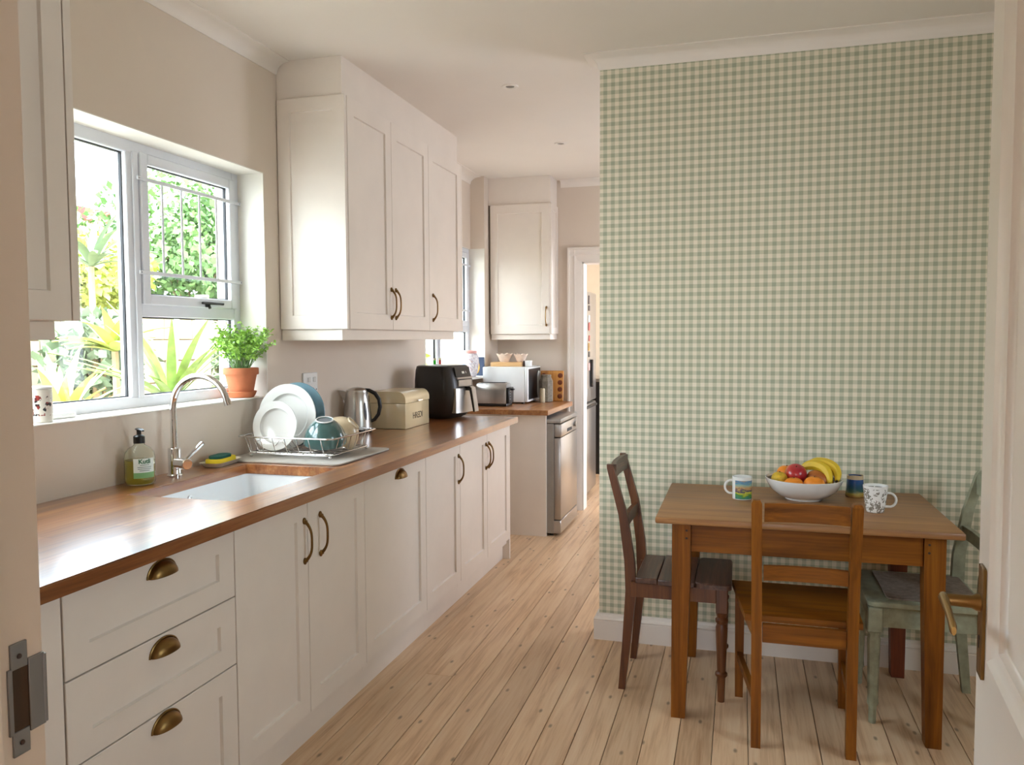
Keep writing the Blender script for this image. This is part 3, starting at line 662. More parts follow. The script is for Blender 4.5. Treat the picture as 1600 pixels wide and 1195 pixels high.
# sponge dish and sponge
sdx, sdy = -1.975, 2.735
A = T((sdx, sdy, ZW)) @ RZ(.12)
mb = MB(A); mb.loft([rrect(0, 0, .034, .078, .02, .001), rrect(0, 0, .046, .093, .024, .018), rrect(0, 0, .049, .096, .025, .019), rrect(0, 0, .045, .092, .023, .018), rrect(0, 0, .034, .08, .018, .006)])
tag(mb.build('sponge_dish', 'dish'), 'shallow cream dish on the worktop right of the tap', 'dish')
t = thing('sponge', (sdx, sdy, ZW+.008), 'yellow sponge with a dark teal scourer, lying in the cream dish', 'sponge')
mb = MB(A); mb.loft([rrect(0, 0, .030, .074, .020, .008), rrect(0, 0, .032, .076, .022, .011), rrect(0, 0, .032, .076, .022, .027), rrect(0, 0, .030, .074, .02, .030)]); mb.build('sponge_body', 'sponge', t)
mb = MB(A); mb.loft([[(x_*k, y_*k, z_) for x_, y_, _ in rrect(0, -.006, .028, .056, .027, 0, 7)] for k, z_ in ((.97, .030), (1, .032), (1, .039), (.96, .041))]); mb.build('scourer', 'scour', t)
# drying mat
mb = MB(); mb.loft([rrect(-1.765, 3.055, .262, .243, .03, ZW+.0005), rrect(-1.765, 3.055, .266, .247, .032, ZW+.002), rrect(-1.765, 3.055, .266, .247, .032, ZW+.007), rrect(-1.765, 3.055, .262, .243, .03, ZW+.0085), rrect(-1.765, 3.055, .25, .231, .025, ZW+.0065)])
tag(mb.build('drying_mat', 'mat'), 'flat stone-grey drying mat under the wire rack', 'mat')
# dish rack
t = thing('dish_rack', (-1.77, 3.06, ZW+.0085), 'chromed wire dish rack holding plates and bowls', 'dish rack')
ZR, ZF = 1.0, .930
rim = [(x_, y_, ZR) for x_, y_, _ in rrect(-1.777, 3.075, .222, .205, .03, 0, 4)]
MB().tube(rim, .0034, 8, True).build('rim', 'wire', t)
base = [(x_, y_, ZF) for x_, y_, _ in rrect(-1.772, 3.065, .195, .172, .025, 0, 4)]
MB().tube(base, .0026, 8, True).build('base_frame', 'wire', t)
for i in range(7):
    x_ = -1.772-.165+.055*i
    MB().tube([(x_-.006, 2.873, ZR), (x_, 2.893, ZF), (x_, 3.237, ZF), (x_-.002, 3.278, ZR)], .0019, 6).build('cross_wire', 'wire', t)
for i in range(6):
    y_ = 2.925+.055*i
    MB().tube([(-1.997, y_, ZR), (-1.965, y_, ZF), (-1.579, y_, ZF), (-1.557, y_, ZR)], .0019, 6).build('cross_wire', 'wire', t)
for i in range(8):
    y_ = 2.945+.033*i
    MB().tube([(-1.955, y_, ZF), (-1.945, y_-.004, ZF+.045), (-1.930, y_-.004, ZF+.05), (-1.88, y_, ZF+.004), (-1.84, y_-.004, ZF+.05), (-1.825, y_-.004, ZF+.045), (-1.79, y_, ZF)], .0017, 6).build('plate_divider', 'wire', t)
for x_, y_ in ((-1.95, 2.905), (-1.585, 2.9), (-1.585, 3.225), (-1.95, 3.225)):
    MB().ball((x_, y_, ZW+.0165), .0075, .0075, .0075, 12).tube([(x_, y_, ZW+.018), (x_, y_, ZF)], .0026, 8).build('foot', 'wire', t)
# plates
def plate(name, c, r, lean, mat, label, turn=0):
    A = T(c) @ RZ(turn) @ RX(PI/2-lean)
    p = [(0, .002), (.58*r, .0), (.63*r, .002), (.70*r, .013), (.97*r, .020), (r, .022), (.995*r, .0245), (.95*r, .0235), (.71*r, .0175), (.66*r, .0075), (.61*r, .0045), (0, .0045)]
    return tag(MB(A).lathe(p, 56).build(name, mat), label, 'plate', 'plates drying in the rack')
plate('side_plate', (-1.868, 2.975, .934+.102), .104, .16, 'plate', 'small white side plate at the front of the dish rack')
plate('dinner_plate', (-1.868, 3.07, .934+.134), .139, .12, 'plate', 'large white dinner plate behind the side plate')
plate('dinner_plate', (-1.872, 3.155, .934+.136), .139, .12, 'blueplate', 'dusty blue dinner plate rearmost in the dish rack')
# bowls
def bowl_prof(r, h, f, thk=.004):
    o = [(0, .004), (f-.005, .004), (f-.004, 0), (f, 0), (f, .006)]
    cur = lambda u: (f+(r-f)*math.sin(u*PI/2)**.92, .006+(h-.006)*u**1.25)
    o += [cur(i/10) for i in range(1, 11)]+[(r-.002, h+.002), (r-thk, h)]
    o += [(max(.001, cur(i/10)[0]-thk), cur(i/10)[1]+thk*(1-i/10)) for i in range(9, 0, -1)]
    return o+[(0, .006+thk)]
A = T((-1.648, 2.975, 1.068)) @ RZ(.45) @ RX(PI+.26)
t = thing('cereal_bowl', (-1.655, 2.99, .94), 'deep teal glazed bowl upside down in the dish rack', 'bowl')
MB(A).lathe(bowl_prof(.088, .098, .036), 48).build('bowl_body', 'teal', t)
mb = MB(A); mb.lathe([(.0315, -.0005), (.033, -.002), (.0355, -.002), (.037, -.0002), (.037, .002)], 40); mb.build('foot_ring', 'ceramic', t)
MB(A).lathe([(0, .0032), (.0318, .0032)], 32).build('bare_base', 'teal_in', t)
A = T((-1.597, 3.135, 1.040)) @ RZ(.3) @ RY(.85) @ RX(PI)
tag(MB(A).lathe(bowl_prof(.082, .085, .034), 48).build('serving_bowl', 'creamglaze'), 'speckled cream bowl tipped on its side in the dish rack', 'bowl', 'bowls drying in the rack')
# kettle
kx, ky = -1.955, 3.88
t = thing('kettle', (kx, ky, ZW), 'brushed steel kettle with black handle behind the rack', 'kettle')
A = T((kx, ky, ZW)) @ RZ(.30)
MB(A).lathe([(0, .0005), (.074, .0005), (.078, .005), (.078, .014), (.07, .018), (0, .018)], 40).build('power_base', 'black', t)
MB(A).lathe([(.070, .0185), (.0765, .020), (.077, .03), (.073, .09), (.066, .16), (.058, .213), (.056, .216)], 48).build('body', 'steel', t)
MB(A).lathe([(.057, .214), (.055, .224), (.044, .233), (.02, .239), (0, .240)], 40).build('lid', 'steel', t)
mb = MB(A); mb.loft([[(-.050, -.020, .215), (-.050, .020, .215), (-.062, .022, .16), (-.062, -.022, .16)], [(-.075, -.013, .222), (-.075, .013, .222), (-.071, .013, .175), (-.071, -.013, .175)], [(-.098, -.006, .224), (-.098, .006, .224), (-.088, .008, .20), (-.088, -.008, .20)]]); mb.build('spout', 'steel', t)
hp_ = [(.040, 0, .226), (.065, 0, .222), (.095, 0, .206), (.116, 0, .175), (.121, 0, .135), (.112, 0, .095), (.092, 0, .068), (.074, 0, .058)]
MB(A).loft([[(x_+.0 + w_*1.0*math.cos(a)*nx_, .012*math.sin(a), z_+w_*math.cos(a)*nz_) for a in [2*PI*k/12 for k in range(12)]] for (x_, _, z_), w_, nx_, nz_ in zip(hp_, (.008, .010, .011, .011, .0105, .010, .010, .008), (.1, .25, .6, .9, 1, .9, .6, .3), (1, .97, .8, .4, 0, -.4, -.8, -.95))]).build('handle', 'black', t)
MB(A).lathe([(.0762, .02), (.0735, .09), (.062, .195)], 6, RZ(0), -.16, .16).build('back_strip', 'black', t)
mb = MB(A); g0 = RZ(-.78)
mb.loft([[((.0775-.0006*i*0)+.0, 0, 0)]*1 for i in range(2)] if False else [[(Vector((r_+.0016, w_*math.cos(a), z_+0)) if False else Vector((r_+.0018-.0, w_*math.cos(2*PI*k/16), .115+h_*math.sin(2*PI*k/16)))+Vector((-.095*(h_*math.sin(2*PI*k/16)), 0, 0))) for k in range(16)] for r_, w_, h_ in ((.0665, .010, .046), (.0708, .010, .046), (.0712, .008, .043))], g0); mb.build('water_gauge', 'gauge', t)
# wall socket with plug
t = thing('wall_socket', (XL, 3.55, 1.095), 'white wall socket plate above the dish rack', 'socket')
MB().box(XL, XL+.010, 3.485, 3.62, 1.095, 1.235, .003).build('plate', 'white', t)
for y_, z_ in ((3.585, 1.20), (3.535, 1.20)): MB().box(XL+.010, XL+.014, y_-.012, y_+.012, z_-.012, z_+.012, .002).build('switch', 'ceramic', t)
mb = MB()
for y_, z_ in ((3.59, 1.135), (3.575, 1.15), (3.605, 1.15)): mb.tube([(XL+.0095, y_, z_), (XL+.0106, y_, z_)], .004, 8)
mb.build('socket_holes', 'darkmark', t)
t2 = thing('plug', (XL+.02, 3.52, 1.14), 'black plug pushed into the wall socket', 'plug')
MB().loft([[(XL+.011+q, 3.525+w_*math.cos(a), 1.145+w_*1.25*math.sin(a)) for a in [2*PI*k/16 for k in range(16)]] for q, w_ in ((0, .019), (.012, .019), (.028, .014), (.034, .008))]).build('plug_body', 'black', t2)
MB().tube([(XL+.03, 3.525, 1.14), (XL+.04, 3.527, 1.10), (XL+.03, 3.54, 1.02), (XL+.012, 3.57, .95), (XL+.01, 3.66, .912), (-1.995, 3.78, .9095), (-1.985, 3.80, .9105)], .0035, 8).build('cord', 'black', t2)
# bread bin
t = thing('bread_bin', (-1.86, 4.22, ZW), 'cream enamel bread bin with rounded lid between kettle and air fryer', 'bread bin')
def bin_prof(z0, z1, x0, x1, r, front_only=True):
    pts = [(x0, z0), (x1, z0), (x1, z1-r)]
    pts += [(x1-r+r*math.cos(a), z1-r+r*math.sin(a)) for a in [PI/2*i/8 for i in range(1, 9)]]
    pts += [(x0+.02-.02*math.sin(a), z1-.02+.02*math.cos(a)) for a in [PI/2*i/4 for i in range(0, 5)]]
    return pts
MYZ = Matrix(((1, 0, 0, 0), (0, 0, 1, 0), (0, 1, 0, 0), (0, 0, 0, 1)))   # prism xy->XZ, extrude->Y
bx0, bx1, by0, by1 = -1.985, -1.752, 4.05, 4.395
MB().box(bx0, bx1, by0, by1, ZW+.001, 1.046, .004, 2).build('bin_body', 'bin', t)
MB().prism(bin_prof(1.0475, 1.110, bx0-.0012, bx1+.0012, .045), by0-.0012, by1+.0012, MYZ).build('lid', 'bin', t)
mb = MB(); mb.box(bx1+.001, bx1+.016, 4.195, 4.203, 1.052, 1.057); mb.box(bx1+.001, bx1+.016, 4.247, 4.255, 1.052, 1.057); mb.box(bx1+.012, bx1+.018, 4.193, 4.257, 1.049, 1.060, .002); h = mb.build('lid_handle', 'chrome', t)
text_mesh('HREDI', .050, Matrix(((0, 0, 1, bx1+.0005), (1, 0, 0, (by0+by1)/2+.0), (0, 1, 0, .955), (0, 0, 0, 1))), 'ink', 'lettering', t)
# air fryer
t = thing('air_fryer', (-1.76, 4.75, ZW), 'large black air fryer with steel drawer and handle', 'air fryer')
AF = T((-1.79, 4.75, 0)) @ RZ(-.20) @ Matrix.Diagonal((.86, .92, 1, 1)) @ T((1.768, -4.75, 0))
def fr_ring(x0, x1, y0, y1, r, z): return rrect((x0+x1)/2, (y0+y1)/2, (x1-x0)/2, (y1-y0)/2, r, z, 6)
secs = [(-1.89, -1.67, 4.63, 4.87, .07, .906), (-1.915, -1.64, 4.605, 4.895, .075, .920), (-1.935, -1.605, 4.585, 4.915, .08, .955), (-1.945, -1.590, 4.58, 4.92, .08, 1.06), (-1.942, -1.600, 4.58, 4.92, .08, 1.14), (-1.935, -1.625, 4.585, 4.915, .075, 1.205), (-1.928, -1.640, 4.592, 4.908, .07, 1.228), (-1.915, -1.655, 4.605, 4.895, .06, 1.234)]
MB(AF).loft([fr_ring(*s) for s in secs]).build('body', 'darkgrey', t)
mb = MB(AF); q = [(-1.628, 1.222), (-1.611, 1.165), (-1.603, 1.165), (-1.617, 1.222)]; mb.prism(q, 4.655, 4.845, MYZ); cp = mb.build('control_panel', 'black', t)
mb = MB(AF); mb.prism([(-1.6095, 1.197), (-1.6055, 1.183), (-1.6045, 1.183), (-1.6085, 1.197)], 4.735, 4.765, MYZ); mb.build('display', 'label', cp)
mb = MB(AF); mb.prism([(-1.6095, 1.197), (-1.6055, 1.183), (-1.6045, 1.183), (-1.6085, 1.197)], 4.785, 4.790, MYZ); mb.build('icon', 'label', cp)
mb = MB(AF); mb.box(-1.61, -1.592, 4.655, 4.845, 1.150, 1.161, .002); mb.box(-1.61, -1.588, 4.665, 4.835, 1.105, 1.145, .002); mb.build('trim_band', 'steel', t)
mb = MB(AF)
ys_ = [4.625+.25*i/12 for i in range(13)]; arc = [(-1.570-.016*((y_-4.75)/.125)**4, y_) for y_ in ys_]
poly = arc+[(x_-.035, y_) for x_, y_ in reversed(arc)]
mb.prism(poly, .945, 1.095); dr = mb.build('drawer_front', 'steel', t)
mb = MB(AF); mb.prism([(-1.580, 1.104), (-1.534, 1.104), (-1.522, 1.097), (-1.497, .955), (-1.502, .949), (-1.512, .951), (-1.541, 1.08), (-1.592, 1.08)], 4.728, 4.774, MYZ); mb.build('drawer_handle', 'black', dr)
mb = MB(AF); mb.prism([(-1.536, 1.1055), (-1.520, 1.098), (-1.494, .953), (-1.498, .950), (-1.524, 1.093), (-1.538, 1.1045)], 4.726, 4.776, MYZ); mb.build('handle_cap', 'steel', dr)

# ================================================================== UPPER CABINETS
def upper(name, label, x1, y0, y1, z0, z1, group='white wall cabinets'):
    return thing(name, ((XL+x1)/2, (y0+y1)/2, z0), label, 'wall cabinet', group=group)
UX = -1.725; FU = MX(UX)
t = upper('wall_cabinet', 'tall white three-door wall cabinet above the dish rack', UX, 3.30, 4.87, 1.443, 2.49)
MB().box(XL+.002, UX-.001, 3.322, 4.85, 1.443, 2.488).build('carcass', 'cab', t, smooth=False)
mb = MB(MY(3.322)); shaker(mb, XL+.002, UX+.021, 1.443, 2.49, rail=.062); mb.build('side_panel', 'cab', t, smooth=False)
MB().box(XL+.002, UX+.02, 4.851, 4.871, 1.445, 2.49, .001).build('side_panel', 'cab', t, smooth=False)
for a, b_, hy in ((3.326, 3.80, 3.777), (3.80, 4.303, 3.832), (4.303, 4.851, 4.352)):
    mb = MB(FU); shaker(mb, a, b_, 1.443, 2.49, rail=.066, railv=.075); d = mb.build('door', 'cab', t, smooth=False); bow_handle('handle', FU, hy, 1.577, .146, d)
mb = MB(); mb.box(XL+.002, -1.738, 3.315, 3.333, 1.394, 1.4425, .001); mb.box(-1.756, -1.738, 3.334, 4.79, 1.394, 1.4425, .001); mb.build('pelmet', 'cab', t, smooth=False)
o = MB().box(XL+.001, -1.722, 3.312, 4.83, 2.4905, CEIL-.0005).build('trim_8', 'cab', smooth=False); o['kind'] = 'structure'; tag(o, 'white boxed bulkhead above the three-door wall cabinet', 'bulkhead')
t = upper('wall_cabinet', 'white wall cabinet partly hidden by the door jamb, left of the window', UX, .9, 1.77, 1.45, 2.49)
MB().box(XL+.002, UX-.001, .92, 1.74, 1.45, 2.488).build('carcass', 'cab', t, smooth=False)
for a, b_ in ((.92, 1.33), (1.33, 1.745)):
    mb = MB(FU); shaker(mb, a, b_, 1.45, 2.49, rail=.066, railv=.075); d = mb.build('door', 'cab', t, smooth=False)
MB().box(XL+.002, UX+.02, 1.7465, 1.772, 1.4515, 2.49, .001).build('side_panel', 'cab', t, smooth=False)
mb = MB(); mb.box(-1.756, -1.735, .93, 1.716, 1.401, 1.4495, .001); mb.box(XL+.002, -1.757, 1.698, 1.716, 1.401, 1.4495, .001); mb.build('pelmet', 'cab', t, smooth=False)
o = MB().box(XL+.001, -1.722, .605, 1.75, 2.4905, CEIL-.0005).build('trim_9', 'cab', smooth=False); o['kind'] = 'structure'; tag(o, 'white bulkhead above the cabinet left of the window', 'bulkhead')
FY = MY(6.17)
t = upper('wall_cabinet', 'small white single-door wall cabinet on the far wall above the microwave', -1.42, 6.15, 6.4, 1.43, 2.45)
MB().box(-1.918, -1.442, 6.171, YE-.002, 1.43, 2.448).build('carcass', 'cab', t, smooth=False)
mb = MB(FY); shaker(mb, -1.920, -1.436, 1.43, 2.45, rail=.06, railv=.07); d = mb.build('door', 'cab', t, smooth=False); h = bow_handle('handle', FY, -1.462, 1.57, .14, d)
mb = MB(MX(-1.441)); shaker(mb, 6.152, YE-.003, 1.43, 2.45, rail=.05); mb.build('side_panel', 'cab', t, smooth=False)
mb = MB(); mb.box(-1.915, -1.434, 6.165, 6.183, 1.388, 1.4295, .001); mb.box(-1.452, -1.434, 6.184, YE-.003, 1.388, 1.4295, .001); mb.build('pelmet', 'cab', t, smooth=False)
o = MB().box(XP+.001, -1.432, 6.168, YE-.001, 2.4505, CEIL-.0005).build('trim_10', 'cab', smooth=False); o['kind'] = 'structure'; tag(o, 'white bulkhead above the small far cabinet', 'bulkhead')

# ================================================================== FAR WORKTOP AND APPLIANCES
ZX = .895
tag(worktop_mesh(XL+.001, -1.285, 5.445, 6.30, .860, ZX).build('worktop', 'worktop2'), 'short hardwood worktop carrying the microwave and toaster', 'worktop')
tag(MB().box(XL+.002, -1.305, 5.470, 5.489, 0, .8595, .001).build('end_panel', 'cab', smooth=False), 'white end panel beside the steel dishwasher', 'panel')
t = thing('dishwasher', (-1.5, 5.80, 0), 'freestanding silver dishwasher under the short worktop', 'dishwasher')
MB().box(-1.80, -1.255, 5.493, 6.085, .02, .800, .003).build('body', 'silver', t, smooth=False)
MB().box(-1.80, -1.205, 5.492, 6.087, .801, .832, .006, 2).build('top', 'silver', t)
MB().box(-1.254, -1.202, 5.500, 6.080, .705, .796, .005, 2).build('control_panel', 'steelh', t)
d = MB().box(-1.254, -1.205, 5.500, 6.080, .118, .700, .005, 2).build('door', 'steelh', t)
mb = MB(); mb.box(-1.2045, -1.199, 5.70, 5.86, .722, .745, .003); mb.build('grip_recess', 'rubber', d)
mb = MB(); mb.lathe([(0, .012), (.018, .012), (.02, 0)], 20, T((-1.2015, 5.97, .752)) @ RY(PI/2)); mb.build('knob', 'silver', t)
MB().box(-1.262, -1.206, 5.497, 6.083, .02, .112, .004).build('plinth', 'steelh', t)
for x_ in (-1.75, -1.28):
    for y_ in (5.53, 6.05): MB().tube([(x_, y_, 0), (x_, y_, .02)], .015, 10).build('foot', 'black', t)
# toaster
t = thing('toaster', (-1.77, 5.76, ZX), 'brushed steel toaster in front of the microwave', 'toaster')
MB().box(-1.895, -1.655, 5.688, 5.842, ZX+.001, ZX+.022, .006, 2).build('toaster_base', 'black', t)
mb = MB()
for_r = []
def toast_ring(x_, k):
    return [(x_, 5.765+(p-0)*k, ZX+.022+q*k) for p, q in ([(-.074, 0), (-.076, .09), (-.072, .125), (-.060, .143), (-.040, .151), (0, .152), (.040, .151), (.060, .143), (.072, .125), (.076, .09), (.074, 0)])]
mb.loft([toast_ring(-1.897, .95), toast_ring(-1.888, 1), toast_ring(-1.668, 1), toast_ring(-1.66, .96)]); mb.build('body', 'steelh', t)
mb = MB(); mb.box(-1.87, -1.68, 5.730, 5.752, ZX+.172, ZX+.1755); mb.box(-1.87, -1.68, 5.778, 5.80, ZX+.172, ZX+.1755); mb.build('slots', 'rubber', t)
mb = MB(); mb.box(-1.661, -1.640, 5.70, 5.83, ZX+.024, ZX+.140, .004); cp = mb.build('control_end', 'black', t)
mb = MB(); mb.box(-1.641, -1.618, 5.745, 5.785, ZX+.118, ZX+.130, .003); mb.build('lever', 'black', cp)
for i in range(4): MB().box(-1.641, -1.636, 5.715, 5.74, ZX+.05+.02*i, ZX+.058+.02*i, .001).build('button', 'galv', cp)
# microwave
t = thing('microwave', (-1.75, 6.17, ZX), 'white microwave oven with dark glass door under the small cabinet', 'microwave')
MB().box(-1.928, -1.592, 5.965, 6.375, ZX+.012, 1.178, .006, 2).build('body', 'white', t)
d = MB().box(-1.591, -1.565, 5.966, 6.374, ZX+.014, 1.176, .006, 2).build('door', 'white', t)
MB().box(-1.5655, -1.5635, 5.985, 6.36, ZX+.03, 1.162, .0008).build('door_glass', 'black', d)
mb = MB(); ring_ = [(-1.558, 6.285+.030*math.cos(a)*(1 if abs(math.cos(a)) > 0 else 1), 1.030+.105*(1 if math.sin(a) > 0 else -1)*abs(math.sin(a))**.45) for a in [2*PI*k/28 for k in range(28)]]
mb.tube(ring_, .0055, 8, True); mb.build('handle', 'white', d)
mb = MB()
for i in range(7): mb.box(-1.5638, -1.5625, 6.275, 6.295, .955+.022*i, .962+.022*i)
mb.build('keypad', 'galv', d)
for x_ in (-1.90, -1.61):
    for y_ in (5.99, 6.35): MB().tube([(x_, y_, ZX), (x_, y_, ZX+.013)], .012, 10).build('foot', 'black', t)
# on the microwave
tag(MB().box(-1.882, -1.632, 6.02, 6.17, 1.1785, 1.213, .004, 2).build('chopping_board', 'beech'), 'thick pale wooden board on top of the microwave', 'board')
def flute_bowl(c, r, h, name, label):
    rings = []
    for k, zz, fl_ in ((.45, 0, 0), (.5, .004, 0), (.68, .4, .0), (.85, .75, .02), (1.0, 1.0, .06), (.96, .985, .06), (.8, .72, .02), (.62, .38, 0), (.4, .07, 0)):
        rings.append([(c[0]+r*k*(1+fl_*math.cos(8*a))*math.cos(a), c[1]+r*k*(1+fl_*math.cos(8*a))*math.sin(a), c[2]+h*zz+fl_*.09*math.cos(8*a)) for a in [2*PI*i/48 for i in range(48)]])
    return tag(MB().loft(rings).build(name, 'pinkw'), label, 'bowl', 'fluted bowls on the microwave')
flute_bowl((-1.785, 6.085, 1.2135), .066, .064, 'fluted_bowl', 'left one of two pale pink fluted bowls on the wooden board')
flute_bowl((-1.658, 6.105, 1.2135), .056, .060, 'fluted_bowl', 'right one of two pale pink fluted bowls on the wooden board')
t = thing('small_box', (-1.585, 6.09, 1.1785), 'little white box at the edge of the microwave top', 'box')
MB().box(-1.612, -1.570, 6.06, 6.12, 1.1785, 1.222, .002).build('box_body', 'white', t); MB().box(-1.6135, -1.5685, 6.0585, 6.1215, 1.2125, 1.2245, .002).build('lid', 'white', t); MB().box(-1.628, -1.6142, 6.06, 6.12, 1.1785, 1.223, .001).build('spine', 'darkmark', t)
# behind the microwave
t = thing('wooden_tray', (-1.46, 6.32, ZX), 'orange wooden tray with round hollows leaning on the far wall', 'tray')
A = T((-1.452, 6.275, ZX+.001)) @ RX(-.10)
MB(A).box(-.095, .095, 0, .018, 0, .245, .008, 2).build('tray_board', 'traywood', t)
for i in range(4):
    for j in (-1, 1):
        MB(A).lathe([(0, .0035), (.014, .003), (.019, .001), (.020, -.0005)], 18, T((j*.068, -.0005, .04+.055*i)) @ RX(PI/2)).build('hollow', 'redwood', t)
t = thing('storage_jar', (-1.475, 6.225, ZX), 'squat octagonal speckled glass jar in front of the wooden tray', 'jar')
oct_ = lambda r, z: [(-1.478+r*math.cos(PI/8+PI/4*k), 6.205+r*.7*math.sin(PI/8+PI/4*k), z) for k in range(8)]
MB().loft([oct_(.050, ZX+.001), oct_(.056, ZX+.006), oct_(.056, ZX+.165), oct_(.042, ZX+.195)]).build('jar_body', 'jarglass', t, smooth=False)
MB().loft([oct_(.040, ZX+.1952), oct_(.042, ZX+.199), oct_(.042, ZX+.212), oct_(.038, ZX+.216)]).build('lid', 'jarglass', t, smooth=False)
t = thing('pillar_candle', (-1.49, 6.14, ZX), 'ivory pillar candle beside the microwave', 'candle')
MB().lathe([(0, .001), (.020, .001), (.021, .003), (.021, .108), (.018, .111), (.006, .107), (0, .107)], 24, T((-1.493, 6.135, ZX))).build('wax', 'candle', t)
MB().tube([(-1.493, 6.135, ZX+.106), (-1.492, 6.135, ZX+.118)], .0012, 6).build('wick', 'ink', t)
# window-2 sill things
ZS2 = 1.107
t = thing('canister', (-1.998, 5.83, ZS2), 'tall patterned white canister on the far window sill', 'canister')
A = T((-1.988, 5.83, ZS2)) @ Matrix.Diagonal((.88, .95, 1.05, 1))
MB(A).lathe([(0, .001), (.050, .001), (.056, .006), (.072, .05), (.080, .10), (.078, .14), (.066, .165), (.060, .170), (.0, .170)], 36).build('canister_body', 'jar', t)
MB(A).lathe([(0, .1705), (.060, .1705), (.062, .175), (.062, .188), (.05, .192), (0, .194)], 32).build('lid', 'pinkprint', t)
mb = MB(A); mb.lathe([(.0812, .02), (.0822, .10), (.0812, .14)], 8, RZ(-1.9), -.28, .28); mb.build('printed_arch', 'blueprint', t)
t = thing('picture_card', (-1.99, 6.033, ZS2), 'navy card with an ochre picture standing on the far sill', 'card')
A = T((-2.035, 6.035, ZS2)) @ Matrix.Diagonal((.78, 1, 1, 1))
MB(A).box(0, .125, -.004, 0, 0, .145).build('card', 'navy', t, smooth=False)
MB(A).loft([[(.045+.034*math.cos(a), -.0045-q, .07+.055*math.sin(a)) for a in [2*PI*k/20 for k in range(20)]] for q in (0, .0006)]).build('print', 'gold', t)
def little_bottle(y, mat, label):
    t = thing('little_bottle', (-2.0, y, ZS2), label, 'bottle', group='coloured bottles on the far sill')
    A = T((-2.0, y, ZS2))
    MB(A).lathe([(0, .001), (.026, .001), (.028, .005), (.028, .07), (.024, .085), (.009, .105), (.008, .145), (.0, .145)], 20).build('bottle', mat, t)
    MB(A).lathe([(.0085, .1455), (.0095, .147), (.0095, .158), (0, .159)], 14).build('stopper', 'candle', t)
little_bottle(5.13, 'greenglass', 'bright green glass bottle on the far window sill'); little_bottle(5.23, 'redglass', 'red glass bottle beside the green one on the far sill')

# fridge in the next room
t = thing('fridge', (-1.58, 6.98, 0), 'tall silver fridge freezer in the room beyond the doorway', 'fridge')
MB().box(-1.92, -1.315, 6.66, 7.28, .03, 1.80, .004).build('body', 'silver', t, smooth=False)
for z0, z1 in ((.05, .83), (.845, 1.80)):
    d = MB().box(-1.312, -1.265, 6.662, 7.278, z0, z1, .012, 2).build('door', 'steelh', t)
    if z0 < .5:
        MB().box(-1.2648, -1.240, 6.70, 7.20, .795, .815, .004).build('grip', 'black', d)
    else:
        MB().box(-1.2648, -1.2605, 6.80, 6.98, .86, .96, .003).build('badge_panel', 'steelh', d); MB().box(-1.2648, -1.242, 6.98, 7.02, .97, 1.21, .004).build('grip', 'darkgrey', d)
for x_ in (-1.85, -1.34):
    for y_ in (6.70, 7.24): MB().tube([(x_, y_, 0), (x_, y_, .031)], .018, 10).build('foot', 'black', t)
rr = random.Random(3); mg = ['darkmark', 'red', 'pinkprint', 'label', 'gold', 'darkmark', 'red', 'darkgrey']
cols_ = {'darkmark': 'dark brown', 'red': 'red', 'pinkprint': 'pink', 'label': 'white', 'gold': 'ochre', 'darkgrey': 'charcoal'}
used = []
shapes = 0
names_row = ['top', 'second', 'third', 'fourth', 'fifth', 'sixth', 'seventh', 'lowest']
for i in range(8):
    for j in range(2):
        mt = mg[(i*3+j*5) % 8]; y_ = 6.72+.17*j+rr.uniform(-.02, .03); z_ = 1.74-.083*i+rr.uniform(-.015, .015)
        w_, h_ = rr.uniform(.018, .034), rr.uniform(.02, .042)
        mb = MB(); mb.box(-1.2645, -1.2590, y_-w_, y_+w_, z_-h_, z_+h_, .003)
        tag(mb.build('fridge_magnet', mt), '%s magnet, %s row down the fridge door, %s column' % (cols_[mt], names_row[i], ('near', 'far')[j]), 'magnet', 'magnets on the fridge door')
t = thing('tall_unit', (-.9, 8.2, 0), 'dark tall unit against the back of the room beyond', 'cabinet')
MB().box(-1.55, -.9, 8.15, 8.69, 0, .95, .004).build('body', 'black', t, smooth=False); MB().box(-1.56, -.88, 8.13, 8.69, .951, .985, .003).build('top', 'steel', t, smooth=False)

# ================================================================== WINDOW SILL THINGS (sink window)
ZS = 1.1462
t = thing('potted_herb', (-2.115, 3.075, ZS), 'bushy green herb in a terracotta pot on the sink window sill', 'potted plant')
A = T((-2.108, 3.075, ZS))
MB(A).lathe([(0, .001), (.052, .001), (.055, .004), (.066, .026), (.064, .028), (.055, .010), (0, .009)], 36).build('saucer', 'terracotta', t)
MB(A).lathe([(0, .0095), (.046, .0095), (.049, .012), (.0665, .098), (.0675, .1005), (.0735, .1005), (.0755, .104), (.0755, .128), (.073, .130), (.068, .130), (.066, .118), (0, .116)], 40).build('pot', 'terracotta', t)
MB(A).lathe([(0, .124), (.03, .123), (.0665, .119)], 24).build('soil', 'soil', t)
stems = MB(A); lv = MB(A); rr = random.Random(11)
def leaf_quad(mb, p, d, n, L, W):
    s_ = d.cross(n)
    if s_.length < 1e-4: return
    s_.normalize(); nn = s_.cross(d).normalized()
    mb.add([p, p+d*L*.35+s_*W*.5+nn*L*.06, p+d*L*.75+s_*W*.38+nn*L*.05, p+d*L-nn*L*.08, p+d*L*.75-s_*W*.38+nn*L*.05, p+d*L*.35-s_*W*.5+nn*L*.06, p+d*L*.5-nn*.0], [(0, 1, 6), (1, 2, 6), (2, 3, 6), (3, 4, 6), (4, 5, 6), (5, 0, 6)])
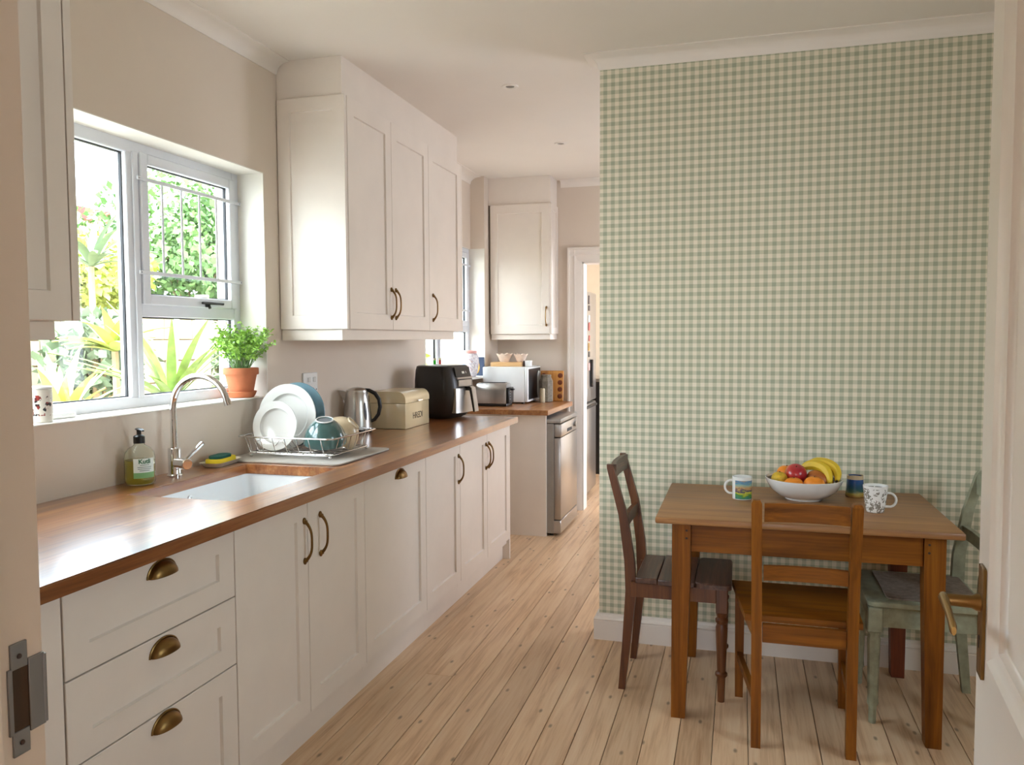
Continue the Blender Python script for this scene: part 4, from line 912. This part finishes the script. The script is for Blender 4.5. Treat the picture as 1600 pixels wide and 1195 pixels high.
for i in range(84):
    a = rr.uniform(0, 2*PI); sp_ = rr.uniform(.15, 1.0)
    b0 = Vector((.045*math.cos(a)*rr.random(), .045*math.sin(a)*rr.random(), .120)); H_ = rr.uniform(.12, .225)*(1.05-.32*sp_)
    tip = b0+Vector((math.cos(a)*.155*sp_, math.sin(a)*.165*sp_, H_)); mid = (b0+tip)/2+Vector((0, 0, .02))
    if tip.x < -.06: tip.x = -.06+(tip.x+.06)*.15
    if tip.y > .10: tip.y = .10
    pts = [b0, (b0+mid)/2+Vector((0, 0, .008)), mid, (mid+tip)/2+Vector((0, 0, .005)), tip]; stems.tube(pts, [.0016, .0014, .0012, .001, .0006], 5)
    for k in range(22):
        q = rr.uniform(.25, 1.0)*4; j = min(3, int(q)); p = pts[j].lerp(pts[j+1], q-j)
        d = Vector((rr.gauss(0, 1), rr.gauss(0, 1), rr.gauss(.25, .6))).normalized(); n = Vector((rr.gauss(0, .5), rr.gauss(0, .5), 1)).normalized(); Lf = rr.uniform(.012, .024)
        leaf_quad(lv, p, d, n, Lf, Lf*.62)
stems.build('stems', 'leaf2', t); o = lv.build('foliage', 'leaf', t, smooth=False); o['kind'] = 'stuff'
tin_c = T((-2.092, 2.000, ZS))
t = thing('printed_tin', (-2.092, 2.0, ZS), 'white printed tin at the left end of the window sill', 'tin')
MB(tin_c).lathe([(0, .001), (.034, .001), (.036, .003), (.036, .102), (.034, .104), (.0, .104)], 32).build('tin_body', 'tin', t); MB(tin_c).lathe([(0, .1042), (.0355, .1042), (.037, .105), (.037, .110), (.034, .112), (0, .112)], 32).build('lid', 'white', t)
t = thing('white_gadget', (-2.125, 2.12, ZS), 'slim white gadget lying on the sill beside the tin', 'gadget')
A = T((-2.13, 2.105, ZS)) @ RZ(-.15)
MB(A).loft([rrect(0, 0, .018, .055, .012, .001), rrect(0, 0, .021, .058, .014, .005), rrect(0, 0, .021, .058, .014, .013), rrect(0, 0, .018, .055, .012, .017)]).build('shell', 'white', t)
MB(A).lathe([(0, .0182), (.004, .0180), (.005, .017)], 14, T((0, -.03, 0))).build('button', 'galv', t)

# ================================================================== DINING TABLE
TT = .75
t = thing('dining_table', (.215, 3.28, 0), 'pine dining table standing against the gingham wall', 'table')
MB().box(-.292, .722, 2.925, 3.64, TT-.024, TT, .006, 2).build('table_top', 'tabletop', t)
for x_, y_, mt in ((-.2, 2.985, 'pine'), (.637, 2.985, 'pine'), (-.192, 3.56, 'pine'), (.627, 3.56, 'redwood')):
    sx_ = 1 if x_ < 0.2 else -1; sy_ = 1 if y_ < 3.2 else -1
    ox, oy = x_-sx_*.0, y_
    def lr(h, z): 
        return [(ox-sx_*.033+ (0 if False else 0)+dx*sx_, oy-sy_*.033+dy*sy_, z) for dx, dy in ((.0+(.0), .0), (h*2, 0), (h*2, h*2), (0, h*2))]
    mb = MB(); mb.loft([lr(.024, 0), lr(.0255, .004), lr(.033, .56), lr(.0335, TT-.0245)]); lg = mb.build('leg', mt, t, smooth=False)
    if y_ < 3.2:
        mb = MB()
        for z_ in (.700, .672): mb.lathe([(0, .001), (.004, .0008), (.0042, 0)], 10, T((ox-sx_*.033+sx_*.052, oy-.0335, z_-.0)) @ RX(PI/2))
        mb.build('dowel', 'ink', lg)
AZ0, AZ1 = .622, TT-.0245
MB().box(-.165, .602, 2.962, 2.984, AZ0, AZ1, .0015).build('apron', 'pinex', t, smooth=False); MB().box(-.165, .602, 3.556, 3.578, AZ0, AZ1, .0015).build('apron', 'pinex', t, smooth=False)
MB().box(-.218, -.196, 3.02, 3.525, AZ0, AZ1, .0015).build('apron', 'piney', t, smooth=False); MB().box(.632, .654, 3.02, 3.525, AZ0, AZ1, .0015).build('apron', 'piney', t, smooth=False)

# chairs --------------------------------------------------------------------
def post(mb, pts, w, d):
    mb.loft([[(x_+sx*w_/2, y_+sy*d_/2, z_) for sx, sy in ((-1, -1), (1, -1), (1, 1), (-1, 1))] for (x_, y_, z_), w_, d_ in zip(pts, w, d)])
def curved_rail(mb, p0, p1, z0, z1, thk, bow, nrm, n=8):
    """slat between two posts, bowed along nrm"""
    rings = []
    for i in range(n+1):
        t_ = i/n; p = Vector(p0).lerp(Vector(p1), t_)+Vector(nrm)*bow*4*t_*(1-t_)
        a = Vector(nrm)*thk/2; rings.append([(p.x-a.x, p.y-a.y, z0), (p.x+a.x, p.y+a.y, z0), (p.x+a.x, p.y+a.y, z1), (p.x-a.x, p.y-a.y, z1)])
    mb.loft(rings)
# front pine chair, its back to the camera
t = thing('dining_chair', (.215, 3.0, 0), 'honey pine ladder-back chair at the near side of the table', 'chair', group='dining chairs')
for x_ in (.064, .366):
    mb = MB(); s_ = 1 if x_ > .2 else -1
    post(mb, [(x_, 2.815, 0), (x_+s_*.001, 2.830, .40), (x_+s_*.003, 2.822, .60), (x_+s_*.006, 2.796, .846), (x_+s_*.006, 2.795, .856)], (.032, .034, .034, .034, .024), (.032, .040, .038, .034, .024)); mb.build('back_post', 'pine', t, smooth=False)
for x_ in (.008, .384):
    mb = MB(); post(mb, [(x_, 3.205, 0), (x_, 3.205, .424)], (.030, .036), (.030, .036)); mb.build('leg', 'pine', t, smooth=False)
mb = MB(); vs = [(.024, 2.842), (.402, 2.842), (.414, 3.235), (-.022, 3.235)]
mb.loft([[(x_, y_, z_) for x_, y_ in vs] for z_ in (.426, .429, .445, .448)]); mb.build('seat', 'pinex', t, smooth=False)
mb = MB(); curved_rail(mb, (.083, 2.800, 0), (.351, 2.800, 0), .783, .846, .018, .016, (0, 1, 0)); mb.build('back_slat', 'pinex', t)
mb = MB(); curved_rail(mb, (.083, 2.820, 0), (.350, 2.820, 0), .578, .628, .018, .014, (0, 1, 0)); mb.build('back_slat', 'pinex', t)
MB().box(.082, .349, 2.82, 2.84, .362, .4255, .001).build('seat_rail', 'pinex', t, smooth=False); MB().box(.027, .366, 3.195, 3.215, .372, .4255, .001).build('seat_rail', 'pinex', t, smooth=False)
for xa, xb in ((.058, .008), (.372, .384)):
    for z0, z1, nm in ((.372, .4255, 'seat_rail'), (.150, .182, 'stretcher')):
        mb = MB(); mb.loft([[(x_-.009, y_, z0), (x_+.009, y_, z0), (x_+.009, y_, z1), (x_-.009, y_, z1)] for x_, y_ in ((xa, 2.842), (xb, 3.189))]); mb.build(nm, 'piney', t, smooth=False)
# left dark chair with turned front legs
t = thing('dining_chair', (-.24, 3.29, 0), 'dark stained chair with turned front legs at the left end of the table', 'chair', group='dining chairs')
for y_, x_ in ((3.155, -.443), (3.475, -.437)):
    mb = MB(); post(mb, [(x_, y_, 0), (x_+.018, y_, .18), (x_+.036, y_, .40), (x_+.030, y_, .52), (x_+.004, y_, .70), (x_-.046, y_, .885), (x_-.050, y_, .90)], (.026, .032, .042, .040, .034, .028, .022), (.026, .028, .030, .030, .028, .026, .022)); mb.build('back_post', 'dark', t)
def turned(x_, y_, h):
    mb = MB(T((x_, y_, 0)))
    pr = [(0, 0), (.013, 0), (.0155, .08), (.016, .095), (.023, .104), (.023, .112), (.016, .120), (.018, .18), (.0215, .255), (.0225, .29), (.018, .305), (.024, .313), (.024, .322), (.017, .330), (.021, .340), (.0225, .348), (0, .348)]
    mb.lathe(pr, 24); mb.box(-.022, .022, -.022, .022, .348, h, .003); return mb
for y_ in (3.135, 3.430): turned(-.058, y_, .443).build('leg', 'dark', t)
for i, (xa, xb) in enumerate(((-.385, -.300), (-.298, -.160), (-.158, -.022))):
    mb = MB(); yy = 3.098; yb = 3.472 if i else 3.458
    ya = yy if i else 3.108
    if i < 2: mb.box(xa, xb, ya, yb, .4435, .466, .003)
    else: mb.loft([rrect((xa+xb)/2, (yy+yb)/2, (xb-xa)/2, (yb-yy)/2, .022, z_, 4) for z_ in (.4435, .461, .466)][:2]+[rrect((xa+xb)/2, (yy+yb)/2, (xb-xa)/2-.004, (yb-yy)/2-.004, .02, .466, 4)])
    mb.build('seat_plank', 'darkx', t)
MB().box(-.405, -.080, 3.120, 3.140, .385, .443, .001).build('seat_rail', 'dark', t, smooth=False); MB().box(-.405, -.080, 3.440, 3.460, .385, .443, .001).build('seat_rail', 'dark', t, smooth=False); MB().box(-.066, -.048, 3.158, 3.408, .385, .443, .001).build('seat_rail', 'dark', t, smooth=False)
mb = MB(); curved_rail(mb, (-.479, 3.168, 0), (-.473, 3.462, 0), .836, .898, .020, -.012, (1, 0, 0)); mb.build('top_rail', 'darkx', t)
mb = MB(); curved_rail(mb, (-.431, 3.168, 0), (-.425, 3.462, 0), .640, .690, .018, -.008, (1, 0, 0)); mb.build('back_slat', 'dark', t)
# right green chair, facing the table from the right
t = thing('dining_chair', (.66, 3.28, 0), 'chipped sage green chair behind the open door', 'chair', group='dining chairs')
for y_ in (3.105, 3.455):
    mb = MB(T((.475, y_, 0))); mb.lathe([(0, 0), (.013, 0), (.014, .06), (.020, .072), (.018, .10), (.021, .25), (.023, .31), (.019, .325), (.026, .340), (0, .340)], 8); mb.box(-.026, .026, -.026, .026, .340, .432, .004); mb.build('leg', 'green', t)
for y_ in (3.105, 3.470):
    mb = MB(); post(mb, [(.868, y_, 0), (.848, y_, .2), (.826, y_, .42), (.830, y_, .55), (.858, y_, .72), (.898, y_, .865), (.905, y_, .88)], (.030, .036, .044, .042, .036, .030, .022), (.028, .030, .032, .032, .030, .028, .024)); mb.build('back_post', 'green', t)
mb = MB(); mb.loft([rrect(.645, 3.285, .190, .205, .02, .4325), rrect(.645, 3.285, .196, .211, .024, .437), rrect(.645, 3.285, .196, .211, .024, .452), rrect(.645, 3.285, .190, .205, .02, .456)]); mb.build('seat', 'green', t)
for y0 in (3.095, 3.452): MB().box(.502, .806, y0, y0+.018, .358, .432, .001).build('seat_rail', 'green', t, smooth=False)
MB().box(.466, .484, 3.132, 3.428, .358, .432, .001).build('seat_rail', 'green', t, smooth=False)
mb = MB(); curved_rail(mb, (.893, 3.12, 0), (.893, 3.455, 0), .79, .868, .020, .012, (1, 0, 0)); mb.build('top_rail', 'green', t)
mb = MB(); curved_rail(mb, (.846, 3.12, 0), (.846, 3.455, 0), .618, .665, .018, .010, (1, 0, 0)); mb.build('back_slat', 'green', t)
mb = MB(); rings = []
for k, z_ in ((1, .4565), (1.01, .459), (1.0, .4625)): rings.append([(.672+(x_-.672)*k, 3.285+(y_-3.285)*k, z_+.0015*math.sin(x_*90)) for x_, y_, _ in rrect(.672, 3.285, .155, .175, .02, 0, 4)])
tag(MB().loft(rings).build('seat_pad', 'pad'), 'worn brown checked cloth pad on the green chair seat', 'seat pad')

# ================================================================== ON THE TABLE
t = thing('fruit_bowl', (.25, 3.41, TT), 'wide white bowl of fruit in the middle of the table', 'bowl')
bc = T((.25, 3.41, TT+.0005))
prof = [(0, .006), (.064, .006), (.066, 0), (.071, 0), (.074, .007), (.104, .020), (.127, .040), (.142, .066), (.147, .080), (.148, .084), (.144, .0845), (.140, .080), (.135, .066), (.121, .043), (.099, .025), (.070, .014), (0, .013)]
MB(bc).lathe(prof, 64).build('bowl_body', 'ceramic', t)
MB(bc).lathe([(.1385, .0775), (.139, .0782), (.1325, .0668), (.132, .0672)], 48).build('rim_line', 'teal_in', t)
def fruit(name, c, rx, ry, rz, mat, label, cat, rot=None, stem=None):
    A = T((.25+c[0], 3.41+c[1], TT+c[2])) @ (rot or Matrix())
    t = thing(name, (.25+c[0], 3.41+c[1], TT+c[2]-rz), label, cat, group='fruit in the bowl')
    p = [(math.sin(PI*i/14)*(1-.06*math.cos(PI*i/14)), -math.cos(PI*i/14)*(1-.10*math.exp(-((PI*i/14-PI)/.35)**2))) for i in range(15)]
    MB(A).lathe([(a if 0 < i < 14 else 0, b) for i, (a, b) in enumerate(p)], 28, Matrix.Diagonal((rx, ry, rz, 1))).build('flesh', mat, t)
    MB(A).tube([(0, 0, rz*.88), (.001, 0, rz*.97), (.002, .001, rz*1.05 if stem else rz*.99)], .0022, 6).build('stem', 'brownspot', t)
fruit('orange_fruit', (-.042, -.075, .062), .038, .038, .036, 'orange', 'left of the two oranges at the front of the fruit bowl', 'orange')
fruit('orange_fruit', (.034, -.074, .066), .041, .041, .039, 'orange', 'right of the two oranges at the front of the fruit bowl', 'orange')
fruit('apple', (-.030, .005, .096), .043, .043, .043, 'apple', 'shiny red fruit on top of the bowl', 'apple', RX(.5))
fruit('peach', (-.062, .062, .086), .040, .040, .038, 'orange', 'orange-yellow fruit behind the red one', 'peach')
fruit('passion_fruit', (-.094, -.022, .079), .031, .031, .031, 'lemon', 'small speckled yellow fruit at the left of the bowl', 'fruit')
fruit('mango', (.062, .005, .072), .055, .040, .040, 'mango', 'russet mango half hidden under the bananas', 'mango', RY(.5))
def banana(name, pts, r, label):
    t = thing(name, (.25+pts[1][0], 3.41+pts[1][1], TT+.05), label, 'banana', group='fruit in the bowl')
    P = [Vector((.25+p[0], 3.41+p[1], TT+p[2])) for p in pts]; n = 18; Q = []
    for i in range(n+1):
        u = i/n; a = P[0]*(1-u)**3+P[1]*3*u*(1-u)**2+P[2]*3*u*u*(1-u)+P[3]*u**3; Q.append(a)
    rs = [r*min(1, .28+2.6*min(u, 1-u))**.8 for u in [i/n for i in range(n+1)]]
    MB().tube(Q, rs, 7).build('banana_skin', 'yellow', t)
    MB().tube([Q[-1], Q[-1]+(Q[-1]-Q[-2])*.5], [rs[-1]*.7, rs[-1]*.5], 7).build('tip', 'brownspot', t); MB().tube([Q[0], Q[0]-(Q[1]-Q[0])*1.0], [rs[0]*.8, rs[0]*.7], 7).build('stalk', 'brownspot', t)
banana('banana', ((-.015, .055, .105), (.03, .05, .150), (.105, .02, .135), (.094, -.042, .072)), .021, 'front banana curving over the russet mango')
banana('banana', ((.005, .075, .112), (.06, .072, .165), (.150, .045, .130), (.122, -.018, .080)), .022, 'rear banana at the right of the fruit bowl')
def mug(name, c, r0, r1, h, mats, label, handle=None, band=None):
    t = thing(name, (c[0], c[1], TT), label, 'mug', group='mugs on the table'); A = T((c[0], c[1], TT+.0005))
    n = 8; prof = [(0, .004), (r0-.006, .004), (r0-.004, 0), (r0-.001, .001)]
    out = [(r0+(r1-r0)*(i/n)**.7, .003+(h-.003)*i/n) for i in range(n+1)]
    prof += out+[(r1-.0015, h+.0015), (r1-.004, h)]+[(p-.0042, q) for p, q in reversed(out[1:])]+[(0, .008)]
    b_ = MB(A).lathe(prof, 40).build('mug_body', mats[0], t)
    if handle:
        a, hw, z0, z1 = handle
        P = [(r0+(r1-r0)*(z1/h)**.7-.003, 0, z1)]+[(r1+hw*math.sin(u)**.8-.003, 0, (z0+z1)/2+(z1-z0)/2*math.cos(u)*1.05) for u in [PI*k/10 for k in range(1, 10)]]+[(r0+(r1-r0)*(z0/h)**.7-.003, 0, z0)]
        MB(A @ RZ(a)).tube(P, [.0048]*11, 10).build('handle', mats[1], t)
    if band:
        a0, a1, z0, z1, mt = band
        rad = lambda z: r0+(r1-r0)*(z/h)**.7+.0005
        MB(A).lathe([(rad(z0+(z1-z0)*i/6), z0+(z1-z0)*i/6) for i in range(7)], 26, Matrix(), a0, a1).build('printed_picture', mt, t)
    return t
va = math.atan2(-3.3, -.0)   # towards the camera
mug('mug', (.012, 3.345), .0375, .0385, .090, ('ceramic', 'ceramic'), 'white mug with a painted landscape, left of the fruit bowl', (PI+.12, .032, .022, .074), (va-.75, va+1.35, .004, .078, 'landscape'))
m2 = mug('mug', (.454, 3.505), .037, .031, .086, ('bluemug', 'bluemug'), 'blue glazed tapering mug behind the floral cup', (PI*.45, .026, .02, .07))
MB(T((.454, 3.505, TT))).lathe([(.0318, .073), (.0312, .0868), (.0318, .088), (.0275, .0885), (.0265, .075)], 36).build('rim_glaze', 'creamglaze', m2)
mug('mug', (.487, 3.215), .030, .0435, .098, ('floral', 'ceramic'), 'white cup with grey floral pattern at the right of the table', (-.05, .030, .022, .072))

# ================================================================== GARDEN
struct(MB().box(-14, -2.305, -4, 22, -.3, .02), 'ground', 'grass', 'grey garden paving outside the windows', 'ground', smooth=False)
gw = thing('garden_wall', (-5.3, 6, 0), 'cream blockwork boundary wall across the garden', 'wall')
MB().box(-5.42, -5.22, 1.0, 15.0, 0, 1.56).build('wall_core', 'mortar', gw, smooth=False)
blk = None; bl, bh = .40, .20
for r_ in range(8):
    for i in range(35):
        y0 = 1.0+i*bl+(bl/2 if r_ % 2 else 0)
        if y0 < 2.6 or y0 > 14.4: continue
        if blk is None:
            o = MB().box(-5.225, -5.20, y0+.006, y0+bl-.006, r_*bh+.006, (r_+1)*bh-.006, .004).build('block', 'block', gw, smooth=False); blk = (o, y0, r_)
        else:
            o = blk[0].copy(); COL.objects.link(o); o.parent = gw; o.location = (0, y0-blk[1], (r_-blk[2])*bh)
MB().box(-5.44, -5.18, 1.0, 15.0, 1.60, 1.66, .01).build('coping', 'block', gw, smooth=False)
def blob_tree(name, c, R, n, mats, label, cat, trunk_h=0, leafL=.09, seed=1, group=None):
    t = thing(name, (c[0], c[1], 0), label, cat, group=group); rr = random.Random(seed); mb = MB()
    cen = [(Vector((c[0]+rr.uniform(-.6, .6)*R[0], c[1]+rr.uniform(-.6, .6)*R[1], c[2]+rr.uniform(-.55, .6)*R[2])), rr.uniform(.35, .6)) for _ in range(14)]
    for i in range(n):
        p, k = rr.choice(cen); d = Vector((rr.gauss(0, 1), rr.gauss(0, 1), rr.gauss(0, 1))).normalized()
        q = p+Vector((d.x*R[0]*k, d.y*R[1]*k, d.z*R[2]*k))*rr.uniform(.75, 1.05)
        dd = (d*.6+Vector((rr.gauss(0, .7), rr.gauss(0, .7), rr.gauss(-.1, .6)))).normalized(); L_ = leafL*rr.uniform(.6, 1.3)
        s_ = dd.cross(Vector((rr.gauss(0, 1), rr.gauss(0, 1), rr.gauss(0, 1))))
        if s_.length < .01: continue
        s_ = s_.normalized()*L_*.32
        mb.add([q, q+dd*L_*.5+s_, q+dd*L_, q+dd*L_*.5-s_], [(0, 1, 2, 3)])
    o = mb.build('foliage', mats, t, smooth=False); o['kind'] = 'stuff'
    tr = MB(); tr.tube([(c[0], c[1], 0), (c[0]+.03, c[1]+.02, c[2]*.5), (c[0], c[1], c[2])], [.06, .05, .03], 8)
    for k in range(6): p, _ = cen[k]; tr.tube([(c[0]+.02, c[1]+.01, c[2]*.6), p], [.025, .01], 6)
    tr.build('trunk', 'bark', t)
    return t
blob_tree('tree', (-7.3, 9.3, 2.5), (1.2, 1.5, 1.25), 12000, 'leaf2', 'leafy green tree behind the wall, seen through the barred sash', 'tree', leafL=.11, seed=2, group='trees beyond the garden wall')
blob_tree('tree', (-6.5, 6.3, 1.95), (.8, 1.0, .65), 8000, 'leaf3', 'yellow-green shrub topping the wall at the left pane', 'tree', leafL=.09, seed=3, group='trees beyond the garden wall')
blob_tree('tree', (-8.6, 6.9, 2.5), (.9, 1.0, .7), 7000, 'leaf2', 'darker tree beyond the wall, beside the red roof', 'tree', leafL=.11, seed=4, group='trees beyond the garden wall')
blob_tree('tree', (-7.0, 14.2, 2.0), (1.2, 2.2, 1.3), 8000, 'leaf3', 'light green tree seen through the far window', 'tree', leafL=.11, seed=5, group='trees beyond the garden wall')
blob_tree('shrub', (-4.45, 6.6, .95), (.36, .55, .75), 3000, 'leaf4', 'dusty green shrub before the wall behind the white post', 'shrub', leafL=.08, seed=6, group='shrubs before the garden wall')
blob_tree('shrub', (-4.75, 5.15, 1.30), (.32, .42, .30), 900, 'leaf4', 'round grey-green shrub behind the yellow spiky plant', 'shrub', leafL=.12, seed=7, group='shrubs before the garden wall')
blob_tree('shrub', (-3.12, 6.85, 1.25), (.34, .34, .55), 2600, 'leaf3', 'bright shrub before the wall, seen through the far window', 'shrub', leafL=.10, seed=8, group='shrubs before the garden wall')
def spiky(name, c, n, L_, mat, label, seed, spread=1.0, trunk=0.0, W=.05):
    t = thing(name, (c[0], c[1], 0), label, 'plant', group='spiky garden plants'); rr = random.Random(seed)
    if trunk: MB().tube([(c[0], c[1], 0), (c[0]+.02, c[1]-.01, c[2]*.5), (c[0], c[1], c[2])], [.03, .026, .022], 8).build('trunk', 'bark', t)
    for i in range(n):
        a = 2*PI*i/n+rr.uniform(-.3, .3); el = rr.uniform(.35, 1.35); Lx = L_*rr.uniform(.7, 1.1); mb = MB(); N = 7; rows = []
        h = Vector((math.cos(a), math.sin(a), 0)); s_ = Vector((-math.sin(a), math.cos(a), 0)); p = Vector(c); e = el
        for k in range(N+1):
            w_ = W*(.55+.9*min(1, k/2.5))*(1-(k/N)**2.2)*.7+.001
            rows.append([p-s_*w_, p+Vector((0, 0, -.006))+h*.0, p+s_*w_, p+Vector((0, 0, .004))]); p = p+(h*math.cos(e)+Vector((0, 0, 1))*math.sin(e))*Lx/N; e -= spread*.10*rr.uniform(.5, 1.3)
        mb.loft(rows); mb.build('leaf_blade', mat, t)
spiky('spiky_plant', (-3.72, 3.70, .90), 26, .50, 'leaf3', 'yellow-green sword-leaved plant low in the left pane', 21, .9, .90, .04)
spiky('spiky_plant', (-3.60, 4.48, .98), 36, .80, 'leaf5', 'striped sword-leaved plant behind the tap', 22, .8, .98, .034)
spiky('spiky_plant', (-4.7, 5.0, 1.95), 20, .55, 'leaf4', 'tall trunked plant with a spiky crown above the wall', 23, 1.3, 1.9, .035)
spiky('spiky_plant', (-4.2, 4.66, 1.32), 22, .40, 'leaf3', 'slender-stemmed plant with a yellow leaf crown in the left pane', 24, 1.2, 1.3, .05)
o = MB().box(-4.12, -4.04, 5.42, 5.50, 0, 1.75, .004).build('garden_post', 'post', smooth=False); tag(o, 'slim cream timber post outside the lower right pane', 'post')
nb = thing('neighbour_house', (-11, 9.5, 0), 'pale neighbouring house with a red roof edge', 'house')
MB().box(-13.5, -10.2, 5.0, 10.9, 0, 3.30).build('house_wall', 'render', nb, smooth=False)
MB().box(-13.7, -10.0, 4.8, 11.1, 3.31, 3.50, .01).build('roof_edge', 'redroof', nb, smooth=False)
MB().loft([[(-13.7, 4.8, 3.501), (-10.0, 4.8, 3.501), (-10.0, 11.1, 3.501), (-13.7, 11.1, 3.501)], [(-12.4, 6.4, 4.1), (-11.2, 6.4, 4.1), (-11.2, 9.6, 4.1), (-12.4, 9.6, 4.1)]]).build('roof', 'render', nb, smooth=False)
o = MB().box(-5.12, -2.9, 7.45, 7.65, 0, 3.2, .005).build('side_wall', 'render', smooth=False); tag(o, 'white plastered wall outside at the right of the barred sash', 'wall')
rr = random.Random(9)
for i in range(5):
    y_ = 3.02+.07*i+rr.uniform(-.03, .03); x_ = -3.3-.1*rr.random(); z_ = 1.02+.06*rr.random()
    t = thing('white_flower', (x_, y_, 0), 'white garden flower, %s from the left jamb, low in the left pane' % ('first', 'second', 'third', 'fourth', 'fifth')[i], 'flower', group='white flowers by the window')
    MB().tube([(x_, y_, .0), (x_+.01, y_, z_*.6), (x_, y_, z_)], .004, 5).build('stem', 'leaf2', t)
    mb = MB()
    for k in range(7): 
        a = 2*PI*k/7; d = Vector((math.cos(a), math.sin(a), .5)).normalized(); leaf_quad(mb, Vector((x_, y_, z_)), d, Vector((0, 0, 1)), .055, .035)
    mb.build('petals', 'petal', t)
